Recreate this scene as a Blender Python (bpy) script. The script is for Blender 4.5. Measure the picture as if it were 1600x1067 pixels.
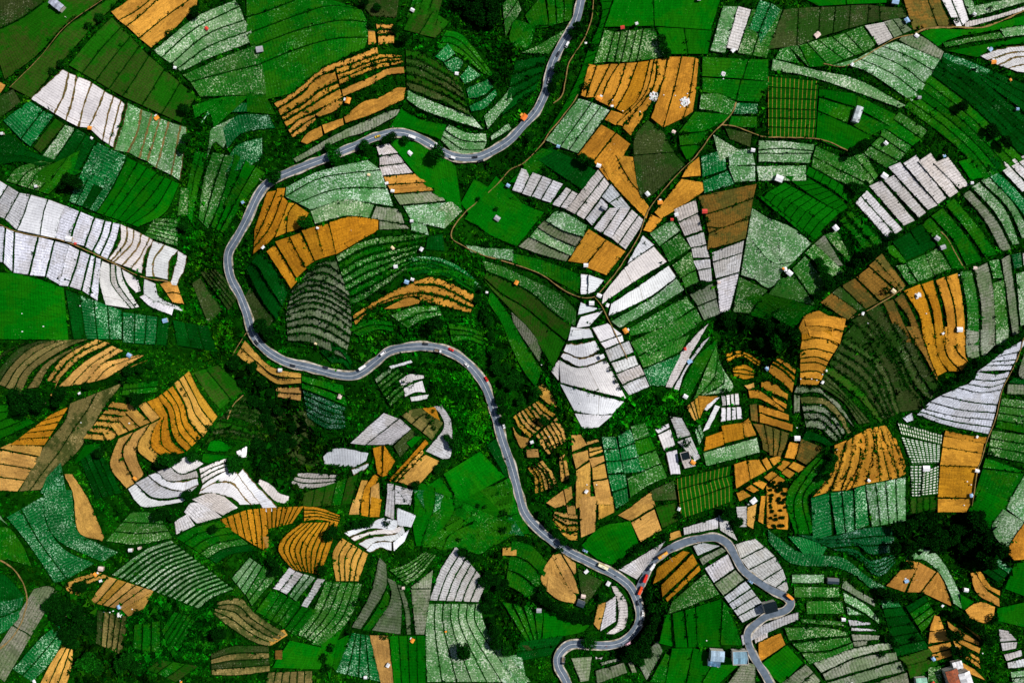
import bpy, math, random
import numpy as np
random.seed(7); RNG = np.random.default_rng(11)
scene = bpy.context.scene
for o in list(bpy.data.objects): bpy.data.objects.remove(o)

# ---------------------------------------------------------------- camera, sky, sun, exposure
CAM_Z = 533.3            # metres above the mean terrain, 24 mm equivalent drone camera
MPP = 0.5                # metres of ground per photo pixel at z = 0
cam_d = bpy.data.cameras.new('camera'); cam = bpy.data.objects.new('camera', cam_d)
scene.collection.objects.link(cam); scene.camera = cam
cam.location = (0, 0, CAM_Z); cam.rotation_euler = (0, 0, 0)
cam_d.sensor_width = 36; cam_d.lens = 24; cam_d.clip_start = 1; cam_d.clip_end = 6000

SUN_EL, SUN_AZ = math.radians(46), math.radians(27)      # azimuth counted from +X towards +Y
sun_d = bpy.data.lights.new('sun', 'SUN'); sun = bpy.data.objects.new('sun', sun_d)
scene.collection.objects.link(sun)
sun_d.energy = 4.9; sun_d.angle = math.radians(0.5); sun_d.color = (1.0, 0.965, 0.91)
sun.rotation_euler = (0, math.pi/2 - SUN_EL, SUN_AZ)
sun.location = (0, 0, 300)
world = bpy.data.worlds.new('World'); scene.world = world; world.use_nodes = True
wn = world.node_tree.nodes; wl = world.node_tree.links
sky = wn.new('ShaderNodeTexSky'); sky.sky_type = 'NISHITA'; sky.sun_disc = False
sky.sun_elevation = SUN_EL; sky.sun_rotation = math.pi/2 - SUN_AZ
wl.new(sky.outputs[0], wn['Background'].inputs[0]); wn['Background'].inputs[1].default_value = 0.05
scene.view_settings.view_transform = 'Standard'; scene.view_settings.look = 'None'
scene.view_settings.exposure = 0.0; scene.view_settings.gamma = 1.0
scene.view_settings.use_curve_mapping = False
scene.cycles.max_bounces = 5; scene.cycles.diffuse_bounces = 2

# ---------------------------------------------------------------- small helpers
COL = scene.collection
def link(name, mesh, mat=None, parent=None):
    o = bpy.data.objects.new(name, mesh); COL.objects.link(o)
    if mat is not None and mesh is not None:
        for m in (mat if isinstance(mat, (list, tuple)) else [mat]): mesh.materials.append(m)
    if parent is not None: o.parent = parent
    return o
def empty(name, loc=(0, 0, 0), rz=0.0):
    o = bpy.data.objects.new(name, None); COL.objects.link(o)
    o.location = loc; o.rotation_euler = (0, 0, rz); o.empty_display_size = 1
    return o
def tag(o, label=None, cat=None, group=None, kind=None):
    if label: o['label'] = label
    if cat: o['category'] = cat
    if group: o['group'] = group
    if kind: o['kind'] = kind
    return o
def fast_mesh(name, co, faces_flat, n, smooth=False):
    """co (N,3) array, faces_flat (M*n) ints, n = corners per face"""
    me = bpy.data.meshes.new(name)
    co = np.asarray(co, np.float32); f = np.asarray(faces_flat, np.int32).ravel()
    m = len(f)//n
    me.vertices.add(len(co)); me.vertices.foreach_set('co', co.ravel())
    me.loops.add(len(f)); me.loops.foreach_set('vertex_index', f)
    me.polygons.add(m); me.polygons.foreach_set('loop_start', np.arange(0, m*n, n, dtype=np.int32))
    me.polygons.foreach_set('loop_total', np.full(m, n, np.int32))
    me.polygons.foreach_set('use_smooth', np.full(m, smooth, bool))
    me.update(calc_edges=True); return me

# smooth value noise on a lattice, for heights and wobble
_L = np.random.default_rng(3).random((256, 256))*2-1
def vnoise(x, y):
    x = np.asarray(x, float); y = np.asarray(y, float)
    xi = np.floor(x).astype(int); yi = np.floor(y).astype(int); fx = x-xi; fy = y-yi
    fx = fx*fx*(3-2*fx); fy = fy*fy*(3-2*fy)
    a = _L[xi % 256, yi % 256]; b = _L[(xi+1) % 256, yi % 256]; c = _L[xi % 256, (yi+1) % 256]; d = _L[(xi+1) % 256, (yi+1) % 256]
    return (a*(1-fx)+b*fx)*(1-fy)+(c*(1-fx)+d*fx)*fy

def smooth_line(pts, step=4.0):
    """Catmull-Rom through survey points, resampled at even steps."""
    p = np.array(pts, float)
    if len(p) == 2: q = np.linspace(p[0], p[1], 24)
    else:
        e = np.vstack([2*p[0]-p[1], p, 2*p[-1]-p[-2]]); out = []
        for i in range(1, len(e)-2):
            t = np.linspace(0, 1, 14, endpoint=False)[:, None]
            a, b, c, d = e[i-1], e[i], e[i+1], e[i+2]
            out.append(0.5*((2*b)+(-a+c)*t+(2*a-5*b+4*c-d)*t*t+(-a+3*b-3*c+d)*t**3))
        q = np.vstack(out+[p[-1:]])
    s = np.r_[0, np.cumsum(np.hypot(*np.diff(q, axis=0).T))]
    n = step if isinstance(step, int) and step > 8 else max(2, int(s[-1]/float(step))+1)
    t = np.linspace(0, s[-1], n)
    return np.c_[np.interp(t, s, q[:, 0]), np.interp(t, s, q[:, 1])], s[-1]

# ---------------------------------------------------------------- the lie of the land (survey grid, 1 unit = half a metre)
MAIN_ROAD = [(918,-60),(910,-10),(900,32),(880,67),(865,95),(857,125),(850,150),(837,175),(817,197),(795,220),(762,240),(737,247),(707,244),(682,231),(650,214),(620,207),(587,214),(550,230),(512,246),(462,265),(425,282),(406,300),(386,342),(370,372),(358,392),(356,410),(361,435),(375,462),(386,490),(397,525),(420,550),(450,566),(487,575),(525,585),(550,587),(567,580),(587,565),(610,548),(640,542),(672,542),(700,549),(727,565),(750,590),(765,620),(775,652),(785,687),(797,722),(808,760),(817,795),(832,817),(857,840),(887,861),(925,880),(957,896),(982,914),(995,937),(1000,960),(993,983),(975,1001),(950,1008),(912,1006),(888,1008),(872,1025),(873,1042),(884,1062),(905,1110)]
SIDE_ROAD = [(994,930),(1001,914),(1006,903),(1017,880),(1040,861),(1070,847),(1095,841),(1120,840),(1138,850),(1150,872),(1163,892),(1185,908),(1203,920),(1226,931),(1236,942),(1226,954),(1200,962),(1183,973),(1169,988),(1170,1008),(1182,1032),(1197,1056),(1222,1105)]
GX0, GY0, GS = -400, -400, 4
gx = np.arange(GX0, 2001, GS); gy = np.arange(GY0, 1501, GS)
PX, PY = np.meshgrid(gx, gy)
HILLS = [(490,360,120,17),(540,130,110,13),(255,640,80,12),(90,570,90,9),(480,850,60,11),(660,470,70,7),(650,730,60,8),(250,720,90,5),(700,130,70,8),(1350,720,80,7),(930,560,110,6),(1250,300,220,9),(1440,180,160,8),(1010,130,160,6),(60,380,200,8),(120,120,200,7),(930,720,90,6),(1000,950,30,-3),(320,900,110,6),(620,900,80,5),(1120,900,70,4),(1300,950,110,5),
         (460,690,60,-15),(420,640,50,-9),(1180,530,55,-14),(1480,850,60,-11),(320,300,45,-9),(330,450,50,-8),(780,940,45,-9),(150,990,60,-8),(300,560,50,-6),(790,480,60,-7),(840,600,50,-6),(1390,960,60,-7),(870,420,60,-5),(745,30,50,-8),(1420,620,50,-6),(1390,300,60,-5),(560,620,50,-6),(990,1000,40,-7)]
H = 4.0*vnoise(PX/310+9, PY/310+3)+1.4*vnoise(PX/110+30, PY/110+7)+0.006*(PX-800)
for (x, y, r, a) in HILLS: H += 1.5*a*np.exp(-((PX-x)**2+(PY-y)**2)/(2*(r*0.8)**2))
def sample(G, x, y):
    fx = np.clip((np.asarray(x, float)-GX0)/GS, 0, G.shape[1]-1.001); fy = np.clip((np.asarray(y, float)-GY0)/GS, 0, G.shape[0]-1.001)
    i = fx.astype(int); j = fy.astype(int); a = fx-i; b = fy-j
    return (G[j, i]*(1-a)+G[j, i+1]*a)*(1-b)+(G[j+1, i]*(1-a)+G[j+1, i+1]*a)*b
def road_profile(pts):
    c, L = smooth_line(pts, 3.0); z = sample(H, c[:, 0], c[:, 1])
    k = np.hanning(61); k /= k.sum(); z = np.convolve(np.pad(z, 30, 'edge'), k, 'valid')
    return c, z
ROADS = [road_profile(MAIN_ROAD), road_profile(SIDE_ROAD)]
m_c, m_z = ROADS[0]; s_c, s_z = ROADS[1]
i0 = np.argmin(np.hypot(m_c[:, 0]-s_c[0, 0], m_c[:, 1]-s_c[0, 1]))
w = np.clip(1-np.arange(len(s_z))/30, 0, 1); s_z[:] = s_z*(1-w)+m_z[i0]*w
def carve(Hg):
    DR = np.full(Hg.shape, 1e9); ZR = np.zeros(Hg.shape)
    for c, z in ROADS:
        for (x, y), zz in zip(c[::2], z[::2]):
            i = int((x-GX0)/GS); j = int((y-GY0)/GS); r = 12
            a0, a1, b0, b1 = max(j-r, 0), j+r+1, max(i-r, 0), i+r+1
            sub = np.hypot(PX[a0:a1, b0:b1]-x, PY[a0:a1, b0:b1]-y); m = sub < DR[a0:a1, b0:b1]
            DR[a0:a1, b0:b1][m] = sub[m]; ZR[a0:a1, b0:b1][m] = zz
    t = np.clip((DR-12)/30, 0, 1); t = t*t*(3-2*t)
    return np.where(DR < 1e8, ZR*(1-t)+Hg*t, Hg), DR
H, ROAD_D = carve(H)
def hh(x, y): return sample(H, x, y)
def world_xyz(px, py, z):
    """survey point + height -> metres; the survey was read from a drone CAM_Z above the ground"""
    px = np.asarray(px, float); py = np.asarray(py, float); z = np.asarray(z, float)
    k = MPP*(CAM_Z-z)/CAM_Z
    return np.stack([(px-800)*k, (533.5-py)*k, z+0*px], -1)
def spot(px, py, dz=0.0):
    z = float(hh(px, py))+dz; return tuple(float(v) for v in world_xyz(px, py, z))
# ---------------------------------------------------------------- materials
def nodes_of(m):
    m.use_nodes = True; nt = m.node_tree; nt.nodes.clear()
    out = nt.nodes.new('ShaderNodeOutputMaterial'); b = nt.nodes.new('ShaderNodeBsdfPrincipled')
    nt.links.new(b.outputs[0], out.inputs[0]); return nt, b
class NB:
    def __init__(s, nt): s.nt = nt
    def n(s, t, **kw):
        x = s.nt.nodes.new(t)
        for k, v in kw.items(): setattr(x, k, v)
        return x
    def put(s, sock, v):
        if hasattr(v, 'bl_idname') or isinstance(v, bpy.types.NodeSocket): s.nt.links.new(v, sock)
        else: sock.default_value = v
    def math(s, op, a, b=0.0, c=0.0, clamp=False):
        x = s.n('ShaderNodeMath', operation=op, use_clamp=clamp); s.put(x.inputs[0], a); s.put(x.inputs[1], b); s.put(x.inputs[2], c); return x.outputs[0]
    def noise(s, vec, scale, detail=2.0, rough=0.55, w=None):
        x = s.n('ShaderNodeTexNoise', noise_dimensions='3D'); s.put(x.inputs['Vector'], vec)
        x.inputs['Scale'].default_value = scale; x.inputs['Detail'].default_value = detail; x.inputs['Roughness'].default_value = rough; return x.outputs[0]
    def mix(s, f, a, b):
        x = s.n('ShaderNodeMix', data_type='RGBA'); s.put(x.inputs[0], f)
        s.put(x.inputs[6], a if not isinstance(a, tuple) else (*a, 1)); s.put(x.inputs[7], b if not isinstance(b, tuple) else (*b, 1)); return x.outputs[2]
    def ramp(s, v, lo, hi): 
        x = s.n('ShaderNodeMapRange', clamp=True); s.put(x.inputs[0], v); x.inputs[1].default_value = lo; x.inputs[2].default_value = hi; return x.outputs[0]
    def val(s, col, f):
        x = s.n('ShaderNodeVectorMath', operation='SCALE'); s.put(x.inputs[0], col); s.put(x.inputs['Scale'], f); return x.outputs[0]

def field_mat(name, base, alt, row=None, row_amt=0.3, row_p=2.0, row_lo=0.35, fleck=None, fleck_amt=0.0, fleck_s=0.9,
              big=None, big_amt=0.0, lanes=None, lane_p=9.0, lane_w=0.06, var=0.14, rough=0.9, bump=0.35, mott=0.35, spec=0.15, tint=True, streak=0.38, dash=None):
    """base/alt mottled soil or leaf colours; row = colour of the planting furrows running across each strip;
    fleck = plastic or cabbage heads; big = larger patches; lanes = thin seams every lane_p metres"""
    m = bpy.data.materials.new(name); nt, b = nodes_of(m); k = NB(nt)
    geo = k.n('ShaderNodeNewGeometry').outputs['Position']; uv = k.n('ShaderNodeUVMap').outputs[0]
    oi = k.n('ShaderNodeObjectInfo'); rnd = oi.outputs['Random']
    sep = k.n('ShaderNodeSeparateXYZ'); nt.links.new(uv, sep.inputs[0]); u, v = sep.outputs[0], sep.outputs[1]
    n1 = k.noise(geo, 0.9, 3.0, 0.7)
    col = k.mix(k.ramp(n1, 0.5-mott*0.5, 0.5+mott*0.5), base, alt)
    if big:
        nb = k.noise(geo, 0.045, 3.0, 0.6); nb2 = k.noise(geo, 0.35, 2.0, 0.6)
        f = k.ramp(k.math('ADD', nb, k.math('MULTIPLY', nb2, 0.35)), 0.64, 0.74)
        col = k.mix(k.math('MULTIPLY', f, big_amt), col, big)
    # streaks that follow the terrace: damp and dry bands, wheel and foot tracks, washed soil
    cmb = k.n('ShaderNodeCombineXYZ'); nt.links.new(k.math('MULTIPLY', u, 0.10), cmb.inputs[0]); nt.links.new(k.math('MULTIPLY', v, 0.75), cmb.inputs[1]); nt.links.new(k.math('MULTIPLY', rnd, 57.0), cmb.inputs[2])
    st = k.noise(cmb.outputs[0], 1.0, 3.0, 0.65)
    height = k.math('ADD', n1, k.math('MULTIPLY', st, 0.8))
    if row:
        wob = k.math('MULTIPLY', k.noise(geo, 0.25, 1.0), 0.6)
        ph = k.math('ADD', k.math('ADD', u, wob), k.math('MULTIPLY', rnd, 7.0))
        sw = k.math('SINE', k.math('MULTIPLY', ph, 2*math.pi/row_p))
        rr = k.ramp(sw, row_lo-0.25, row_lo+0.35)
        brk = k.ramp(k.noise(geo, 0.55, 2.0), 0.3, 0.62)
        rr = k.math('MULTIPLY', k.math('MULTIPLY', rr, row_amt), brk)
        col = k.mix(rr, col, row); height = k.math('SUBTRACT', height, k.math('MULTIPLY', rr, 1.5))
    if fleck:
        nf = k.noise(geo, fleck_s, 2.0, 0.8); nl = k.noise(geo, 0.06, 2.0)
        th = k.math('SUBTRACT', 0.80-0.42*fleck_amt, k.math('MULTIPLY', k.math('SUBTRACT', nl, 0.5), 0.42))
        f = k.math('MULTIPLY', k.math('SUBTRACT', nf, th), 16.0, clamp=True)
        col = k.mix(f, col, fleck)
    if lanes:
        ln = k.math('LESS_THAN', k.math('FRACT', k.math('DIVIDE', u, lane_p)), lane_w)
        col = k.mix(k.math('MULTIPLY', ln, k.ramp(n1, 0.25, 0.5)), col, lanes)
    if dash:
        du = k.math('LESS_THAN', k.math('FRACT', k.math('DIVIDE', u, 2.1)), 0.5); dv = k.math('LESS_THAN', k.math('FRACT', k.math('DIVIDE', v, 3.0)), 0.62)
        col = k.mix(k.math('MULTIPLY', k.math('MULTIPLY', du, dv), k.ramp(n1, 0.3, 0.5)), col, dash)
    amt = k.math('ADD', 1.0-var, k.math('MULTIPLY', rnd, 2*var))
    nlow = k.math('ADD', 0.46, k.math('ADD', k.math('MULTIPLY', k.noise(geo, 0.035, 4.0, 0.65), 0.42), k.math('MULTIPLY', k.ramp(k.noise(geo, 1.1, 3.0, 0.8), 0.28, 0.72), 0.40+0.30*(1 if name[:5] != 'white' else -0.6))))
    col = k.val(col, k.math('MULTIPLY', k.math('MULTIPLY', amt, nlow), k.math('ADD', 1.0-0.5*streak, k.math('MULTIPLY', k.ramp(st, 0.33, 0.62), streak))))
    if tint:
        mx = k.n('ShaderNodeMix', data_type='RGBA', blend_type='MULTIPLY'); mx.inputs[0].default_value = 1.0
        nt.links.new(col, mx.inputs[6]); nt.links.new(oi.outputs['Color'], mx.inputs[7]); col = mx.outputs[2]
    nt.links.new(col, b.inputs['Base Color']); b.inputs['Roughness'].default_value = rough
    b.inputs['Specular IOR Level'].default_value = spec
    if bump:
        bp = k.n('ShaderNodeBump'); bp.inputs['Strength'].default_value = bump; bp.inputs['Distance'].default_value = 0.6
        nt.links.new(height, bp.inputs['Height']); nt.links.new(bp.outputs[0], b.inputs['Normal'])
    return m

WHITE = (0.86, 0.85, 0.88); SILV = (0.50, 0.48, 0.51)
FM = {
 'W': field_mat('white_plastic_mulch', (1.0,0.99,1.0), (0.86,0.85,0.87), row=(0.36,0.35,0.34), row_amt=0.62, row_p=2.1, row_lo=0.62, big=(0.66,0.65,0.68), big_amt=0.5, var=0.05, rough=0.55, spec=0.3, bump=0.12, lanes=(0.25,0.20,0.15), streak=0.16, lane_p=31, lane_w=0.012, fleck=(0.40,0.38,0.34), fleck_amt=0.24, fleck_s=0.8),
 'V': field_mat('silver_plastic_mulch', (0.60,0.585,0.60), (0.40,0.39,0.40), row=(0.13,0.13,0.11), row_amt=0.6, row_p=2.2, row_lo=0.4, big=(0.36,0.33,0.30), big_amt=0.6, fleck=(0.09,0.10,0.06), fleck_amt=0.26, fleck_s=0.8, var=0.16, rough=0.5, spec=0.3, bump=0.3),
 'G': field_mat('old_grey_mulch', (0.30,0.305,0.25), (0.13,0.155,0.09), row=(0.03,0.06,0.015), row_amt=0.55, row_p=2.4, row_lo=0.2, fleck=(0.012,0.085,0.008), fleck_amt=0.42, fleck_s=0.8, big=(0.09,0.15,0.055), big_amt=0.65, var=0.16, spec=0.05),
 'S': field_mat('pale_cabbage_on_plastic', (0.10,0.24,0.085), (0.03,0.15,0.025), row=(0.01,0.10,0.01), row_amt=0.4, row_p=2.3, row_lo=0.3, fleck=(0.46,0.54,0.42), fleck_amt=0.60, fleck_s=0.8, big=(0.17,0.28,0.14), big_amt=0.7, var=0.10, spec=0.02),
 'F': field_mat('flecked_crop', (0.010,0.135,0.008), (0.004,0.070,0.003), row=(0.10,0.21,0.06), row_amt=0.35, row_p=2.5, row_lo=0.4, fleck=(0.34,0.46,0.26), fleck_amt=0.5, fleck_s=0.8, big=(0.04,0.13,0.015), big_amt=0.5, var=0.13, spec=0.0),
 'f': field_mat('leafy_crop', (0.003,0.130,0.003), (0.001,0.060,0.001), row=(0.0,0.030,0.001), row_amt=0.4, row_p=2.6, row_lo=0.35, fleck=(0.13,0.33,0.09), fleck_amt=0.34, fleck_s=0.8, big=(0.022,0.110,0.002), big_amt=0.5, var=0.15, spec=0.0),
 'g': field_mat('smooth_crop', (0.001,0.128,0.002), (0.001,0.088,0.001), row=(0.0,0.05,0.001), row_amt=0.3, row_p=2.3, row_lo=0.35, fleck=(0.07,0.24,0.04), fleck_amt=0.2, big=(0.010,0.105,0.001), big_amt=0.5, var=0.16, mott=0.6, spec=0.0),
 'd': field_mat('dark_crop', (0.001,0.070,0.005), (0.0005,0.034,0.002), row=(0.0,0.015,0.001), row_amt=0.4, row_p=2.5, row_lo=0.3, fleck=(0.07,0.20,0.07), fleck_amt=0.28, big=(0.001,0.028,0.001), big_amt=0.5, var=0.15, spec=0.0),
 'e': field_mat('emerald_crop', (0.001,0.135,0.022), (0.001,0.070,0.009), row=(0.10,0.32,0.14), row_amt=0.30, row_p=2.5, row_lo=0.5, fleck=(0.34,0.58,0.38), fleck_amt=0.5, big=(0.001,0.05,0.008), big_amt=0.5, var=0.14, spec=0.0),
 'm': field_mat('weedy_crop', (0.010,0.078,0.001), (0.036,0.046,0.010), row=(0.006,0.025,0.001), row_amt=0.3, row_p=2.5, row_lo=0.3, big=(0.003,0.085,0.001), big_amt=0.8, var=0.14, spec=0.0),
 'K': field_mat('fallow_ground', (0.050,0.072,0.020), (0.018,0.034,0.006), row=(0.010,0.022,0.003), row_amt=0.35, row_p=2.4, row_lo=0.35, fleck=(0.19,0.20,0.12), fleck_amt=0.36, fleck_s=0.8, big=(0.008,0.055,0.003), big_amt=0.7, var=0.18, spec=0.0),
 'O': field_mat('ochre_soil', (0.545,0.250,0.028), (0.455,0.200,0.020), row=(0.28,0.125,0.014), row_amt=0.14, row_p=2.2, row_lo=0.6, fleck=(0.24,0.125,0.018), fleck_amt=0.34, fleck_s=0.7, big=(0.30,0.130,0.014), big_amt=0.75, var=0.10, mott=0.8, spec=0.02),
 'Q': field_mat('golden_soil', (0.50,0.225,0.013), (0.36,0.15,0.008), row=(0.18,0.08,0.006), row_amt=0.25, row_p=2.3, row_lo=0.55, fleck=(0.10,0.055,0.010), fleck_amt=0.34, fleck_s=0.7, big=(0.30,0.125,0.008), big_amt=0.7, var=0.09, spec=0.02),
 'T': field_mat('dry_tan_slope', (0.25,0.185,0.060), (0.10,0.095,0.028), row=(0.05,0.055,0.012), row_amt=0.3, row_p=2.4, row_lo=0.3, fleck=(0.40,0.30,0.12), fleck_amt=0.36, fleck_s=0.6, big=(0.035,0.055,0.010), big_amt=0.85, var=0.12, mott=0.5, spec=0.0),
 'x': field_mat('crop_with_plastic_dashes', (0.012,0.080,0.006), (0.004,0.045,0.002), dash=(0.62,0.64,0.56), var=0.1, spec=0.0),
 'l': field_mat('crop_with_golden_paths', (0.004,0.110,0.002), (0.002,0.060,0.001), lanes=(0.26,0.17,0.03), lane_p=3.3, lane_w=0.13, var=0.1, spec=0.0),
 'c': field_mat('crop_with_dark_drains', (0.003,0.120,0.002), (0.001,0.070,0.001), lanes=(0.0,0.012,0.0), lane_p=6.5, lane_w=0.13, var=0.1, spec=0.0),
 'B': field_mat('brown_soil', (0.23,0.118,0.020), (0.14,0.078,0.014), row=(0.06,0.045,0.008), row_amt=0.4, row_p=2.4, row_lo=0.35, fleck=(0.03,0.045,0.008), fleck_amt=0.34, big=(0.075,0.075,0.015), big_amt=0.85, var=0.14, spec=0.02),
}
def simple_mat(name, col, rough=0.8, metal=0.0, alt=None, scale=2.0, spec=0.3, vcol=False, objcol=False, bump=0.0, var=0.0):
    m = bpy.data.materials.new(name); nt, b = nodes_of(m); k = NB(nt)
    geo = k.n('ShaderNodeNewGeometry').outputs['Position']
    c = k.mix(k.ramp(k.noise(geo, scale, 3.0, 0.65), 0.35, 0.65), col, alt or tuple(x*0.8 for x in col))
    if vcol:
        a = k.n('ShaderNodeAttribute', attribute_name='tint')
        mx = k.n('ShaderNodeMix', data_type='RGBA', blend_type='MULTIPLY'); mx.inputs[0].default_value = 1.0
        nt.links.new(c, mx.inputs[6]); nt.links.new(a.outputs['Color'], mx.inputs[7]); c = mx.outputs[2]
    if objcol or var:
        oi = k.n('ShaderNodeObjectInfo')
        if objcol:
            mx = k.n('ShaderNodeMix', data_type='RGBA', blend_type='MULTIPLY'); mx.inputs[0].default_value = 1.0
            nt.links.new(c, mx.inputs[6]); nt.links.new(oi.outputs['Color'], mx.inputs[7]); c = mx.outputs[2]
        if var: c = k.val(c, k.math('ADD', 1-var, k.math('MULTIPLY', oi.outputs['Random'], 2*var)))
    nt.links.new(c, b.inputs['Base Color']); b.inputs['Roughness'].default_value = rough
    b.inputs['Metallic'].default_value = metal; b.inputs['Specular IOR Level'].default_value = spec
    if bump:
        bp = k.n('ShaderNodeBump'); bp.inputs['Strength'].default_value = bump; bp.inputs['Distance'].default_value = 0.4
        nt.links.new(k.noise(geo, scale*2, 4.0, 0.7), bp.inputs['Height']); nt.links.new(bp.outputs[0], b.inputs['Normal'])
    return m
M_BANK = simple_mat('bank_grass', (0.001,0.040,0.001), 0.95, alt=(0.002,0.016,0.001), scale=0.8, spec=0.0, bump=0.5)
M_BANKB = simple_mat('bare_bank_earth', (0.20,0.115,0.045), 0.95, alt=(0.08,0.085,0.02), scale=0.5, spec=0.05, bump=0.5)
M_BANKK = simple_mat('dim_bank', (0.003,0.030,0.002), 0.95, alt=(0.010,0.018,0.004), scale=0.8, spec=0.0, bump=0.5)
M_LEAF = simple_mat('bank_leaves', (0.8,0.8,0.8), 0.75, alt=(0.6,0.6,0.6), scale=0.6, spec=0.0, vcol=True)
M_GROUND = simple_mat('hillside_soil_and_grass', (1,1,1), 0.95, alt=(0.45,0.5,0.4), scale=0.35, spec=0.0, vcol=True, bump=0.6)
M_PATH = simple_mat('trodden_earth', (0.34,0.205,0.075), 0.95, alt=(0.13,0.105,0.03), scale=0.5, spec=0.05, bump=0.3)
M_ASPH = simple_mat('asphalt', (0.150,0.185,0.235), 0.85, alt=(0.085,0.115,0.150), scale=0.22, spec=0.2)
M_SHOULD = simple_mat('concrete_shoulder', (0.60,0.54,0.47), 0.9, alt=(0.20,0.17,0.10), scale=0.3, spec=0.1)
M_LINE = simple_mat('road_paint', (0.78,0.78,0.78), 0.7, alt=(0.5,0.5,0.5), scale=0.5)
M_CROWN = simple_mat('tree_leaves', (0.004,0.055,0.003), 0.8, alt=(0.002,0.022,0.002), scale=0.5, spec=0.0, vcol=True, objcol=True)
M_BARK = simple_mat('bark', (0.10,0.07,0.045), 0.9)
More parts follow.
